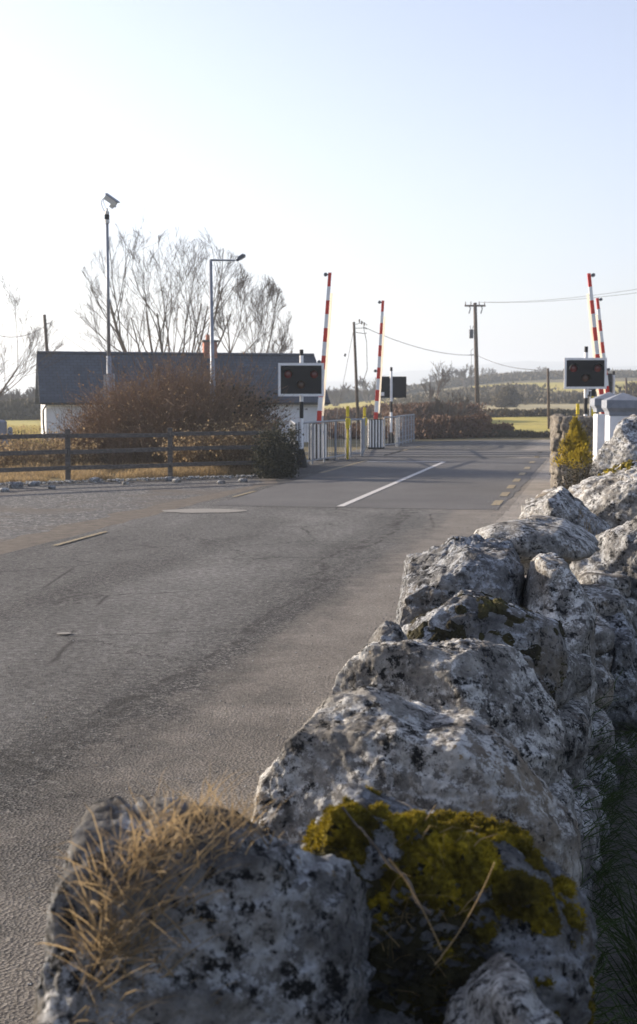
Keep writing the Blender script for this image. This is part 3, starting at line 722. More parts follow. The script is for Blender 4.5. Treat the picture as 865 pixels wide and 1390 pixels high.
# ------------------------------------------------------------------ gate pillars
def pillar(px, Y, w, zt, label):
    x = X(px, Y); t = thing('gate_pillar', (x, Y, 0), label, 'gate pillar', 'white gate pillars'); A = R(-4)
    MB().box((x, Y, .8), (w, w, 1.65), A).build('shaft', M['pillar_white'], t, bevel=.01)
    zb = zt-.36
    c = MB(); cw = w*1.22; prof = [(w*1.02, zb), (w*1.05, zb+.06), (cw, zb+.12), (cw, zb+.24), (.02, zt)]
    Mz = Matrix.Rotation(A, 3, 'Z'); base = 0
    for ww, z in prof:
        for dx, dy in ((-1, -1), (1, -1), (1, 1), (-1, 1)): c.v.append(Vector((x, Y, z))+Mz @ Vector((dx*ww/2, dy*ww/2, 0)))
    for i in range(len(prof)-1):
        for k in range(4): c.f.append([i*4+k, i*4+(k+1) % 4, i*4+4+(k+1) % 4, i*4+4+k]); c.m.append(0)
    c.f.append([3, 2, 1, 0]); c.m.append(0); c.build('cap', M['pillar_cap'], t)
pillar(845, 21, .48, 1.99, 'nearer white gate pillar with grey pyramid cap at the right edge')
pillar(826, 24, .48, 2.02, 'farther white gate pillar with grey cap, left of the nearer one')

# ------------------------------------------------------------------ boulders
def fbm(p, o=4, l=2.1, gn=.5):
    s = 0; a = 1; f = 1
    for _ in range(o): s += a*noise.noise(p*f); a *= gn; f *= l
    return s
_ico = {}
def ico(n):
    if n not in _ico:
        import bmesh
        b = bmesh.new(); bmesh.ops.create_icosphere(b, subdivisions=n, radius=1); b.verts.ensure_lookup_table()
        _ico[n] = ([v.co.copy() for v in b.verts], [[v.index for v in f.verts] for f in b.faces]); b.free()
    return _ico[n]
def rock_disp(p, nrm, size, seed, amt=1.0):
    q = p/size+Vector((seed*3.1, seed*1.7, seed*.9))
    w = Vector((noise.noise(q*2.2), noise.noise(q*2.2+Vector((9, 0, 0))), noise.noise(q*2.2+Vector((0, 9, 0)))))*.25
    vd = noise.voronoi((q+w)*1.7)[0]; cell = vd[1]-vd[0]
    d = .07*fbm(q*1.2, 2)
    d += .10*(min(cell, .35)-.2)                            # faceted blocks
    r = abs(noise.noise(q*3.1+w*2)); d -= .05*max(0, .10-r)*10*max(0, noise.noise(q*1.3+Vector((5, 5, 5)))+.25)  # cracks
    d += .016*(abs(fbm(q*5+w*3, 6, 2.15, .66))*2-.7)
    s_ = (q.z*9+q.x*1.5+noise.noise(q*2)*2.5); s_ = s_-math.floor(s_); d += .018*(s_ if s_ < .8 else (1-s_)*4)   # bedding
    vd = noise.voronoi((q+w)*6)[0]; d += .014*(min(vd[1]-vd[0], .3)-.15)
    pit = noise.voronoi(q*13+w)[0][0]; d -= .035*max(0, .2-pit)
    return d*size*amt
BOULDERS = {}
def proj(p):
    """photo pixel of a world point"""
    d = p-Vector((0, 0, EYE)); c, s = math.cos(PITCH), math.sin(PITCH)
    zf = d.y*c-d.z*s; up = d.y*s+d.z*c
    return 432.5+F*d.x/zf, 650-F*up/zf
def cuts(seed, n):
    r = random.Random(seed*77); out = []
    for _ in range(n):
        d = Vector((r.gauss(0, 1), r.gauss(0, .8), r.gauss(.25, .8))).normalized(); out.append((d, r.uniform(.84, 1.05)))
    return out
def boulder(label, top, Y, depth, zb, seed, res=6, n=3.2, amt=1.0, tilt=.22, lean=0, name='boulder', origin_px=None):
    poly = [XZ(px, py, Y) for px, py in top]
    x0, x1 = poly[0][0], poly[-1][0]; zt = max(p[1] for p in poly)
    poly = poly+[(x1-.02*(x1-x0), zb), (x0+.02*(x1-x0), zb)]
    cx = (x0+x1)/2; cz = zb+(zt-zb)*.45
    m_ = len(poly)
    def rad(th):
        c, s = math.cos(th), math.sin(th); best = None
        for i in range(m_):
            ax, az = poly[i][0]-cx, poly[i][1]-cz; bx, bz = poly[(i+1) % m_][0]-cx, poly[(i+1) % m_][1]-cz
            ex, ez = bx-ax, bz-az; den = c*ez-s*ex
            if abs(den) < 1e-9: continue
            t = (ax*ez-az*ex)/den; u = (ax*s-az*c)/den
            if t > 0 and -1e-6 <= u <= 1+1e-6 and (best is None or t > best): best = t
        return best or .1
    tab = [rad(2*math.pi*i/360) for i in range(360)]
    # soften
    tab = [(tab[i-1]+2*tab[i]+tab[(i+1) % 360])/4 for i in range(360)]
    V, Fc = ico(res); mb = MB(); size = ((x1-x0)+(zt-zb)+depth)/3; CT = cuts(seed, 9)
    for v in V:
        s = math.hypot(v.x, v.z); th = math.atan2(v.z, v.x) % (2*math.pi); k = th/(2*math.pi)*360; i = int(k) % 360; f = k-int(k)
        r = tab[i]*(1-f)+tab[(i+1) % 360]*f
        q = (s**n+abs(v.y)**n)**(-1/n)
        yy = depth/2*v.y*q
        p = Vector((cx+r*s*q*math.cos(th)+yy*tilt, Y+yy, cz+r*s*q*math.sin(th)+lean*yy))
        cc = Vector((cx, Y, cz)); nn = (p-cc).normalized(); e = p-cc
        hx, hy, hz = (x1-x0)/2, depth/2, (zt-zb)/2
        for dn, off in CT:
            w_ = Vector((e.x/hx, e.y/hy, e.z/hz)); t_ = w_.dot(dn)-off*1.02
            if t_ > 0:
                t_ *= .92; e = Vector((e.x-dn.x*t_*hx, e.y-dn.y*t_*hy, e.z-dn.z*t_*hz))
        p = cc+e
        mb.v.append(p+nn*(rock_disp(p, nn, size, seed, amt)-.02*size))
    # fit the finished stone to the width and height it has in the photograph
    tx0, tx1, ty = min(p[0] for p in top), max(p[0] for p in top), min(p[1] for p in top)
    for _ in range(4):
        pr = [(proj(v), v) for v in mb.v if v.z > zb+.25*(zt-zb)]
        a0 = min(q[0][0] for q in pr); a1 = max(q[0][0] for q in pr); tv = min(pr, key=lambda q: q[0][1])
        kx = (tx1-tx0)/(a1-a0); sh = ((tx0+tx1)/2-(a0+a1)/2)/F*Y
        kz = (P(0, ty, tv[1].y).z-zb)/(tv[1].z-zb); kz = max(.5, min(1.6, kz))
        for v in mb.v: v.x = cx+(v.x-cx)*kx+sh; v.z = zb+(v.z-zb)*kz
    mb.f = [list(f) for f in Fc]; mb.m = [0]*len(mb.f)
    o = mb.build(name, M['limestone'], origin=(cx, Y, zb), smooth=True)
    tag(o, label, 'boulder', 'boulders topping the dry stone wall'); BOULDERS[label] = (o, mb)
    return o, mb
B1 = boulder('nearest boulder at the bottom left, overgrown with dry tawny grass', [(12, 1400), (25, 1250), (60, 1140), (125, 1088), (190, 1080), (260, 1082), (350, 1096), (430, 1130), (490, 1180), (520, 1260), (530, 1400)], 1.88, .42, .62, 1, 7, 2.4, .8)
B2 = boulder('nearest mossy boulder at the bottom centre, thick with yellow-green moss', [(330, 1180), (360, 1090), (420, 1062), (500, 1062), (560, 1080), (640, 1085), (700, 1105), (745, 1145), (790, 1190), (812, 1250), (806, 1400)], 2.12, .42, .55, 2, 7, 3.2, .8)
B3 = boulder('broad angular boulder behind the mossy one, with a shaded blue-grey front', [(332, 1120), (348, 1040), (385, 985), (430, 945), (480, 930), (530, 948), (580, 968), (640, 962), (700, 990), (745, 1015), (780, 1070), (790, 1180)], 2.88, .52, .60, 3, 7, 3.4, .55)
B4 = boulder('white-topped boulder just above the broad angular one', [(440, 960), (462, 905), (500, 872), (560, 866), (640, 872), (700, 880), (745, 920), (768, 985)], 3.62, .46, .62, 4, 7, 3.0, .6)
B4b = boulder('small pale rock at the road side of the wall, left of the smooth slab', [(478, 905), (492, 862), (520, 842), (545, 848), (560, 880), (566, 905)], 4.05, .35, .75, 14)
B5 = boulder('smooth rounded slab with a sunlit left end, in front of the big square block', [(512, 860), (530, 820), (570, 802), (640, 800), (700, 812), (745, 838), (768, 880), (772, 930)], 4.5, .55, .7, 5, 7, 2.8, .6)
B6 = boulder('big square lichen-spotted block with a straight vertical left edge', [(529, 812), (530, 758), (545, 735), (585, 724), (640, 728), (700, 736), (720, 760), (724, 830)], 5.9, 1.0, .55, 6, 7, 5, .8)
B7 = boulder('tall leaning block with a pale curved right edge, behind the smooth slab', [(690, 830), (700, 765), (735, 750), (772, 758), (797, 790), (811, 835), (806, 900)], 5.55, .7, .35, 7, 6, 4, .8)
B8 = boulder('thin flat capstone with a sunlit left tip', [(640, 722), (650, 706), (700, 699), (760, 706), (800, 730), (815, 752)], 7.0, .9, 1.02, 8, 5, 3, .7)
B9 = boulder('pointed pale boulder standing above the flat capstone', [(694, 725), (706, 684), (735, 659), (762, 669), (795, 702), (830, 740), (850, 775)], 8.6, 1.0, .7, 9, 6, 2.6, .9)
B10 = boulder('wide grey boulder reaching the right edge, right of the pointed one', [(756, 680), (770, 655), (800, 644), (850, 636), (900, 632), (960, 660), (970, 720)], 11.0, 1.3, .5, 10, 6, 3.2)
B11 = boulder('shaded boulder on the right flank below the wide grey one', [(770, 800), (785, 725), (815, 698), (865, 690), (920, 700), (940, 830)], 7.9, .9, .2, 11)
B12 = boulder('flat pale boulder lying below the moss cushion near the pillars', [(800, 665), (812, 642), (850, 625), (900, 622), (940, 650)], 13.2, 1.1, .8, 12)
B13 = boulder('tall ribbed boulder leaning up against the white gate pillars', [(800, 640), (812, 608), (828, 580), (845, 563), (870, 562), (905, 580), (940, 640)], 15.2, 1.2, .6, 13, 6, 2.4, 1.2)
B14 = boulder('dark boulder in the gap at the bottom right of the mossy one', [(590, 1400), (630, 1330), (680, 1298), (720, 1292), (765, 1320), (790, 1400)], 1.80, .40, .55, 15)
B15 = boulder('boulder low on the grass side, under the leaning block', [(790, 900), (800, 850), (825, 828), (860, 840), (880, 900)], 6.6, .6, .2, 16)
B17 = boulder('low rock in the bottom left corner beneath the grassy boulder', [(30, 1400), (40, 1300), (90, 1284), (140, 1292), (175, 1320), (180, 1400)], 1.75, .3, .7, 18, 5)

# rubble body of the wall
def wall_x(Y): return interp([(0, -.45), (2, .05), (2.9, .22), (3.6, .36), (4.6, .62), (6.5, 1.08), (7.5, 1.5), (10, 2.35), (13.8, 3.4), (18, 4.5), (30, 7)], Y)
def face_r(Y): return interp([(0, .06), (2, .33), (4, .71), (5.5, 1.07), (8, 1.92), (11, 3.15), (18, 5.6)], Y)
def face_l(Y): return interp([(0, -.75), (1.95, -.36), (2.95, -.1), (3.7, .1), (4.6, .3), (5.9, .45), (7, .95), (8.6, 1.4), (11, 2.1), (18, 4.0)], Y)
def rubble_stone(mb, c, sx, sy, sz, seed, res=3, rz=0, n=3.5, amt=1.1):
    V, Fc = ico(res); b = len(mb.v); size = (sx+sy+sz)/3*2; Mz = Matrix.Rotation(rz, 3, 'Z')
    for v in V:
        q = (abs(v.x)**n+abs(v.y)**n+abs(v.z)**n)**(-1/n)
        p = Vector((v.x*q*sx, v.y*q*sy, v.z*q*sz)); nn = p.normalized()
        p = p+nn*rock_disp(p+Vector((seed, 0, 0)), nn, size, seed, amt)
        mb.v.append(c+Mz @ p)
    mb.f += [[b+i for i in f] for f in Fc]; mb.m += [0]*len(Fc)
def rubble_wall():
    mb = MB(); rnd = random.Random(5); Y = 1.2; k = 0
    while Y < 17:
        st = .26+.02*Y
        for side in (-1, 1):
            z = .12
            while z < (.66 if side < 0 else .82):
                hgt = rnd.uniform(.10, .18); w = rnd.uniform(.75, 1.15)
                xx = face_r(Y)-.17+.12*(1-z) if side > 0 else face_l(Y)+.17-.08*(1-z)
                c = Vector((xx+rnd.uniform(-.03, .03), Y+rnd.uniform(-.05, .05), z+rnd.uniform(-.02, .02)))
                rubble_stone(mb, c, .17*w, st*.6*w, hgt*.62, k*1.3, 4, rnd.uniform(-.3, .1)); z += hgt*1.1; k += 1
        Y += st
    # solid heart
    Y = 1.0
    while Y < 17.5: mb.box(((face_l(Y)+face_r(Y))/2, Y, .3), (face_r(Y)-face_l(Y)-.36, .32, .60), -.2); Y += .3
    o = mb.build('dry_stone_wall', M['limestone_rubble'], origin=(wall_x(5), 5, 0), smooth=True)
    tag(o, 'lower courses of the grey dry stone wall beneath the big boulders', 'stone wall')
rubble_wall()
# rubble pier beyond the gateway
def pier():
    mb = MB(); rnd = random.Random(11); x0, x1 = X(763, 26), X(812, 26)
    z = .1; k = 0
    while z < 1.45:
        h = rnd.uniform(.06, .17); x = x0
        while x < x1:
            w = rnd.uniform(.12, .36); rubble_stone(mb, Vector((x+w/2, 26+rnd.uniform(-.05, .05), z)), w*.60, .13, h*.85, 50+k, 4, rnd.uniform(-.2, .2), 5, 2.0); x += w; k += 1
        y = 26
        while y < 30:
            w = rnd.uniform(.2, .5); rubble_stone(mb, Vector((X(761, y)+rnd.uniform(-.04, .04), y+w/2, z)), .10, w*.6, h*.85, 50+k, 4, rnd.uniform(-.2, .2), 5, 2.0); y += w; k += 1
        z += h
    for yy in range(4): mb.box((X(790, 26.6+yy), 26.6+yy, .7), (x1-x0-.12, 1.02, 1.36), -.28)
    for i in range(6): rubble_stone(mb, Vector((x0+.06+i*.13, 26.05, 1.48+rnd.uniform(-.03, .03))), .09, .12, .06, 200+i, 3, .3)
    tag(mb.build('rubble_pier', M['pier_stone'], origin=((x0+x1)/2, 28, 0), smooth=True), 'rough rubble-stone wall end behind the little yellow conifer', 'stone wall')
pier()
# loose stones along the fence foot and verge
def loose():
    rnd = random.Random(3); spots = [(475-245, 653, .12), (128, 655, .13), (20, 663, .16), (5, 668, .1), (45, 660, .12), (170, 658, .08), (300, 657, .09), (240, 655, .1), (330, 655, .1), (70, 664, .08)]
    names = ['blueish', 'pale', 'whitish', 'small grey', 'grey', 'small pale', 'flat grey', 'rounded', 'dark', 'tiny grey']
    pos = ['right of the middle fence post', 'under the lowest rail left of the bush', 'near the left edge by the fence foot', 'at the very left edge of the lay-by', 'between the left edge and the first post', 'between the two fence posts', 'below the fence near its right end', 'just by the right-hand fence post', 'beside the dark bush at the fence end', 'just left of the first fence post']
    for i, (px, py, r) in enumerate(spots):
        Y = EYE*F/(py-545); mb = MB(); rubble_stone(mb, Vector((X(px, Y), Y, r*.35)), r, r*.8, r*.55, 300+i, 3, rnd.random())
        tag(mb.build('loose_stone', M['limestone'], origin=(X(px, Y), Y, 0), smooth=True), names[i]+' loose stone '+pos[i], 'stone', 'loose stones at the edge of the lay-by')
loose()
def grit():
    rnd = random.Random(21); mb = MB(); V, Fc = ico(1)
    for i in range(2600):
        if i < 1500: Y = rnd.uniform(4, 26); u = rnd.gauss(-1.25, .3)
        elif i < 1900: Y = rnd.uniform(4, 14); u = rnd.uniform(-4, -1)
        else: Y = rnd.uniform(29, 31.5); u = None
        if u is None: px = rnd.uniform(-40, 370); x = X(px, Y); Y = 30.3+(px-92)*.010-abs(rnd.gauss(0, .35))
        else: x = u+.2*Y
        r = rnd.uniform(.003, .009) if u is not None else rnd.uniform(.01, .05); b = len(mb.v)
        for v in V: mb.v.append(Vector((x+v.x*r*rnd.uniform(.7, 1.2), Y+v.y*r, .02+r*.3+v.z*r*.7)))
        mb.f += [[b+k for k in f] for f in Fc]; mb.m += [0]*len(Fc)
    tag(mb.build('grit', M['limestone_rubble']), 'scattered grit and chippings on the verge and lay-by', 'grit', kind='stuff')
grit()

# ------------------------------------------------------------------ moss, grass and twigs on the near wall
from mathutils.bvhtree import BVHTree
def sample(mb, sel, n, rnd):
    """random surface points on faces passing sel(centre, normal)"""
    fs = []; ar = []; tot = 0
    for f in mb.f:
        a, b, c = (mb.v[i] for i in f[:3]); nn = (b-a).cross(c-a); A = nn.length
        if A < 1e-12: continue
        nn = nn/A; ce = (a+b+c)/3; w = sel(ce, nn)
        if w > 0: tot += A*w; fs.append((a, b, c, nn)); ar.append(tot)
    import bisect; out = []
    if not fs: return out
    for _ in range(n):
        a, b, c, nn = fs[min(len(fs)-1, bisect.bisect(ar, rnd.random()*tot))]; u, v = rnd.random(), rnd.random()
        if u+v > 1: u, v = 1-u, 1-v
        out.append((a+(b-a)*u+(c-a)*v, nn))
    return out
def moss(B, spots, n, seed, mat='moss', fat=.016):
    """moss cushions: spots = (x, y, z, r) world spheres"""
    o, mb = B; rnd = random.Random(seed); out = MB()
    def wgt(c, nn):
        if nn.z < .05: return 0
        best = 0
        for (sx, sy, sz, r) in spots:
            d = math.sqrt((c.x-sx)**2+(c.y-sy)**2+(c.z-sz)**2)/r
            best = max(best, 1-d)
        best += .45*noise.noise(c*14)+.25*noise.noise(c*33)
        return max(0, min(1, best*2.2)) if best > .12 else 0
    # cushion surface
    idx = {}
    for f in mb.f:
        a, b, c = (mb.v[i] for i in f[:3]); nn = (b-a).cross(c-a)
        if nn.length < 1e-12: continue
        nn.normalize(); w = [0, 0, 0]
        for k, q in enumerate((a, b, c)): w[k] = wgt(q, nn)
        if max(w) <= 0: continue
        ids = []
        for k, (vi, q) in enumerate(zip(f, (a, b, c))):
            if vi not in idx:
                h = w[k]*fat*(1+.8*noise.noise(q*40)+.4*noise.noise(q*90))-.003
                idx[vi] = len(out.v); out.v.append(q+nn*h*.6+Vector((0, 0, h*.6)))
            ids.append(idx[vi])
        out.f.append(ids); out.m.append(0)
    base = out.v[:]
    srf = MB(); srf.v = base; srf.f = out.f[:]
    for p, nn in sample(srf, lambda c, n_: 1, n, rnd):
        d = (nn+Vector((rnd.uniform(-.8, .8), rnd.uniform(-.8, .8), rnd.uniform(0, .8)))).normalized()
        out.blade(p-nn*.002, d, rnd.uniform(.004, .011), rnd.uniform(.0012, .0026), .2)
    x = out.build('moss', M[mat], o); x['kind'] = 'stuff'; return x
def W3(px, py, Y, r): p = P(px, py, Y); return (p.x, p.y, p.z, r)
def hit(B, px, py):
    """point on the boulder along the view ray"""
    t = BVHTree.FromPolygons(B[1].v, [f[:3] for f in B[1].f]); d = (P(px, py, 5)-Vector((0, 0, EYE))).normalized()
    h = t.ray_cast(Vector((0, 0, EYE)), d); return h[0], h[1]
def spots(B, L):
    out = []
    for px, py, rpx in L:
        h, n_ = hit(B, px, py)
        if h is not None: out.append((h.x, h.y, h.z, rpx/F*h.y*1.35))
    return out
moss(B2, spots(B2, [(410, 1112, 42), (450, 1118, 36), (395, 1145, 22), (560, 1130, 34), (590, 1160, 48), (625, 1120, 36), (640, 1165, 38), (555, 1195, 34), (610, 1205, 34), (700, 1145, 20), (712, 1160, 14), (700, 1215, 30), (735, 1245, 26), (515, 1108, 14), (765, 1205, 14), (520, 1235, 24), (655, 1255, 24), (480, 1170, 16)]), 46000, 1)
moss(B2, spots(B2, [(470, 1235, 60), (520, 1280, 80), (760, 1150, 20), (600, 1320, 70), (450, 1170, 30)]), 9000, 2, 'dark_moss', .012)
moss(B12, spots(B12, [(835, 632, 14), (848, 634, 10)]), 2500, 5, 'moss', .03)
moss(B5, spots(B5, [(600, 868, 10), (610, 812, 9), (625, 828, 8)]), 1500, 6, 'dark_moss', .015)
def tuft(name, B, L, n, ln, wd, mat, label, seed, cat='grass', spread=.25, lean=(0, 0, 1), bend=.35):
    rnd = random.Random(seed); random.seed(seed); mb = MB(); org = None
    sp = []
    for px, py, rpx, k in L:
        h, n_ = hit(B, px, py)
        if h is None: continue
        sp.append((h, rpx/F*h.y, k)); org = org or h.copy()
    tot = sum(s[2] for s in sp); tree = BVHTree.FromPolygons(B[1].v, [f[:3] for f in B[1].f])
    for h, r, k in sp:
        for _ in range(int(n*k/tot)):
            q = h+Vector((rnd.gauss(0, r*.5), rnd.gauss(0, r*.6), .3)); c = tree.ray_cast(q, Vector((0, 0, -1)))
            if c[0] is None: continue
            d = Vector((rnd.gauss(lean[0], spread), rnd.gauss(lean[1], spread), lean[2]))
            mb.blade(c[0]-Vector((0, 0, .005)), d, ln*rnd.uniform(.25, 1.0)*(.6+.4*k), wd*rnd.choice((.5, .7, 1, 1.5)), bend*rnd.uniform(.2, 1.6))
    o = mb.build(name, M[mat], origin=org); return tag(o, label, cat)
tuft('grass_tuft', B1, [(128, 1300, 30, 1.2), (150, 1290, 34, 1.3), (165, 1240, 36, 1.3), (185, 1190, 40, 1.1), (220, 1150, 45, 1), (270, 1125, 50, .8), (320, 1120, 50, .7), (365, 1130, 30, .6), (240, 1190, 50, .8)], 950, .13, .0015, 'dry_grass', 'tawny dry grass tuft sprouting from the nearest boulder', 5, lean=(.2, 0, .8), spread=.55)
tuft('grass_tuft', B2, [(540, 1270, 40, 1), (600, 1270, 50, 1), (380, 1130, 40, .8)], 90, .12, .0013, 'straw', 'sparse pale straw stalks rising from the mossy boulder', 6, spread=.6)
tuft('grass_tuft', B9, [(800, 735, 22, 1), (812, 745, 16, 1)], 70, .16, .004, 'dry_grass', 'small dead grass tuft right of the pointed pale boulder', 7)
tuft('grass_tuft', B10, [(838, 640, 8, 1)], 3, .6, .012, 'straw', 'single tall straw stalk in front of the ribbed boulder', 8, spread=.1)
# bare twig lying over the moss
def twig():
    a = hit(B2, 470, 1110)[0]; b = hit(B2, 560, 1230)[0] or P(560, 1230, 2); mb = MB()
    a = P(465, 1095, 2.02); b = P(585, 1240, 1.93)
    pts = [a.lerp(b, t)+Vector((noise.noise((t*5, 0, 0))*.012, 0, noise.noise((0, t*5, 2))*.02+.0)) for t in [i/12 for i in range(13)]]
    mb.tube(pts, [.0035-.0018*i/12 for i in range(13)][::-1], 6); tag(mb.build('dead_twig', M['twig'], origin=a), 'bare dead twig lying across the yellow-green moss', 'twig')
    c = P(545, 1135+5, 2.0); p2 = P(590, 1290, 1.85); c = P(630, 1165, 1.95)
    for k, (s, m_, e, lab) in enumerate((((590, 1310), (640, 1250), (672, 1170), 'bent pale straw stem in the lower centre foreground'), ((600, 1290), (560, 1200), (528, 1165), 'thin straw stem curving left over the moss'), ((290, 1215), (250, 1230), (350, 1330), 'looping straw stem over the grassy boulder'), ((330, 1135), (345, 1100), (372, 1170), 'curled straw stem at the right of the grass tuft'))):
        A, Bm, E = P(*s, 1.80), P(*m_, 1.82), P(*e, 1.84); mb = MB()
        pts = [A*(1-t)**2+Bm*2*t*(1-t)+E*t*t for t in [i/14 for i in range(15)]]; mb.tube(pts, .0009, 5); tag(mb.build('straw_stem', M['straw'], origin=A), lab, 'straw')
twig()

# grass on the shaded side of the wall
def shade_grass():
    rnd = random.Random(9); random.seed(9); mb = MB()
    for i in range(26000):
        Y = 1.2+rnd.random()**1.5*16; off = .30+abs(rnd.gauss(0, 1.0))+.05*Y; x = face_r(Y)+off-.22
        if x > Y*.30+.8: continue
        cl = noise.noise((x*2.2, Y*2.2, 0))
        if cl < -.25: continue
        hgt = .30+.26*(cl+.3)+.02*Y
        mb.blade(Vector((x, Y, 0)), Vector((rnd.gauss(-.15, .4), rnd.gauss(0, .4), 1)), hgt*rnd.uniform(.5, 1.3), rnd.uniform(.003, .006), rnd.uniform(.2, .8))
    # moss and grass climbing the wall foot
    for i in range(5000):
        Y = rnd.uniform(1.5, 12); z = rnd.random()**2*.6; x = face_r(Y)+.04+.12*(.8-z)+rnd.gauss(0, .03)
        if noise.noise((Y*2, z*3, 4)) < .05: continue
        mb.blade(Vector((x, Y, z)), Vector((rnd.gauss(.5, .3), rnd.gauss(0, .4), .7)), rnd.uniform(.08, .2), .004, .8)
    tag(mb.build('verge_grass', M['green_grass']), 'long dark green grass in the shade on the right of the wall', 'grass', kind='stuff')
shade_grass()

# ------------------------------------------------------------------ bushes and trees
def twig_bush(name, c, rx, ry, hf, n, mats, label, seed, cat='bush', r=.007, leaf=0, lean=.35, lsz=.03, minz=0, group=None, sub=6):
    """hf(x, y) -> height at that spot (local)"""
    rnd = random.Random(seed); mb = MB(); c = Vector(c)
    for i in range(n):
        while True:
            a, b = rnd.uniform(-1, 1), rnd.uniform(-1, 1)
            if a*a+b*b < 1: break
        x, y = a*rx, b*ry; h = hf(x, y)*rnd.uniform(.35, 1.0)**.6*(1+.1*rnd.gauss(0, 1))
        if h < .1: continue
        d = Vector((a*lean+rnd.gauss(0, .22), b*lean+rnd.gauss(0, .22), 1)).normalized()
        p = c+Vector((x, y, minz)); pts = [p.copy()]; seg = 5; L = h
        for k in range(seg):
            d = (d+Vector((rnd.gauss(0, .16), rnd.gauss(0, .16), rnd.gauss(-.02, .1)))).normalized(); p = p+d*L/seg; pts.append(p.copy())
        mb.tube(pts, [r*(1.2-k/seg*.8) for k in range(seg+1)], 3, 0, False)
        for _ in range(sub):
            k = rnd.randint(1, seg); q = pts[k]; dd = (d+Vector((rnd.gauss(0, .7), rnd.gauss(0, .7), rnd.gauss(.1, .5)))).normalized(); l = L*rnd.uniform(.08, .24)
            q2 = q+dd*l; q3 = q2+(dd+Vector((rnd.gauss(0, .3), rnd.gauss(0, .3), .2)))*l*.6
            mb.tube([q, q2, q3], [r*.6, r*.45, r*.25], 3, 0, False)
            for _ in range(leaf):
                t = rnd.random(); o = q.lerp(q3, t)+Vector((rnd.gauss(0, .03), rnd.gauss(0, .03), rnd.gauss(0, .03)))
                u = Vector((rnd.gauss(0, 1), rnd.gauss(0, 1), rnd.gauss(0, 1))).normalized()*lsz; v = u.cross(Vector((rnd.gauss(0, 1), rnd.gauss(0, 1), 1))).normalized()*lsz*.5
                mb.quad(o, o+u*.5+v, o+u, o+u*.5-v, 1)
    return tag(mb.build(name, mats, origin=c), label, cat, group)
def leaf_bush(name, c, rad, n, mat, lsz, label, seed, cat='bush', cl=.35, fill=.55, group=None, squash=1):
    """leaf clumps in an uneven volume; rad = (rx, ry, rz), bottom at ground"""
    rnd = random.Random(seed); mb = MB(); c = Vector(c); k = 0
    clumps = []
    while len(clumps) < max(12, n//60):
        d = Vector((rnd.gauss(0, 1), rnd.gauss(0, 1), rnd.gauss(0, 1))).normalized(); rr = rnd.uniform(fill, 1)*(1+.35*noise.noise(d*2+Vector((seed, 0, 0))))
        if d.z < -.6: continue
        clumps.append((Vector((d.x*rad[0], d.y*rad[1], rad[2]*(.45+.55*d.z)))*1)); clumps[-1].x *= rr; clumps[-1].y *= rr; clumps[-1].z *= rr
    cs = cl*sum(rad)/3
    for q in clumps:
        for _ in range(60):
            o = c+q+Vector((rnd.gauss(0, cs*.5), rnd.gauss(0, cs*.5), rnd.gauss(0, cs*.4)))
            if o.z < c.z: o.z = c.z+rnd.random()*.1
            u = Vector((rnd.gauss(0, 1), rnd.gauss(0, 1), rnd.gauss(.3, 1))).normalized()*lsz*rnd.uniform(.6, 1.3); v = u.cross(Vector((rnd.gauss(0, 1), rnd.gauss(0, 1), 1))).normalized()*lsz*.45
            mb.quad(o, o+u*.5+v, o+u, o+u*.5-v, 0)
    for _ in range(max(8, n//300)):
        q = clumps[rnd.randrange(len(clumps))]; mb.tube([c+Vector((q.x*.15, q.y*.15, 0)), c+q*.5+Vector((0, 0, .1*rad[2])), c+q], [.02*rad[2], .012*rad[2], .005*rad[2]], 4, 1, False)
    return tag(mb.build(name, [M[mat], M['bark']], origin=c), label, cat, group)

# big bramble bush in front of the cottage
def hbig(x, y):
    t = x/2.8; e = max(0, 1-abs(t)**2.6)
    prof = interp([(-1, 1.5), (-.8, 2.0), (-.5, 2.5), (-.1, 2.85), (.2, 3.0), (.5, 2.9), (.75, 2.4), (1, 1.6)], t)
    return prof*(.55+.45*e)*(1-.25*abs(y)/1.6)+.25*noise.noise((x*1.7, y*1.7, 0))
twig_bush('bramble_bush', (X(233, 37.5), 37.3, 0), 2.8, 1.6, hbig, 3600, [M['bramble_stem'], M['scrub']], 'big reddish-brown leafless bush in front of the cottage wall', 31, leaf=1, r=.010, lean=.25, lsz=.05)
leaf_bush('ivy_bush', (X(322, 37.4), 37.4, 0), (1.0, .9, 2.25), 4200, 'evergreen', .09, 'dark ivy-clad shrub within the right side of the brown bush', 32, cl=.28)
leaf_bush('evergreen_bush', (X(376, 31.9), 32.0, 0), (.50, .5, 1.22), 11000, 'evergreen', .055, 'dark evergreen bush at the right end of the wooden fence', 33, cl=.26, fill=.3)
twig_bush('dead_bracken', (X(300, 34.6), 34.7, 0), 1.15, .8, lambda x, y: 1.25+.2*noise.noise((x*2, y*2, 0))-.25*abs(x-.3), 1100, [M['scrub'], M['dry_grass']], 'tangle of golden dead bracken behind the right half of the fence', 34, r=.007, leaf=2, lsz=.06, lean=.5)
twig_bush('dead_bracken', (X(55, 36), 36, 0), 1.6, 1.2, lambda x, y: .9+.3*noise.noise((x*2, y*2, 5)), 500, [M['scrub'], M['dry_grass']], 'pale dead weeds behind the left end of the fence', 35, r=.007, leaf=2, lsz=.06, lean=.4)
leaf_bush('ivy_bush', (X(20, 39), 39, 0), (1.6, .7, .8), 2500, 'evergreen', .07, 'low dark scrub patch by the stone post at the left edge', 36, cl=.3)
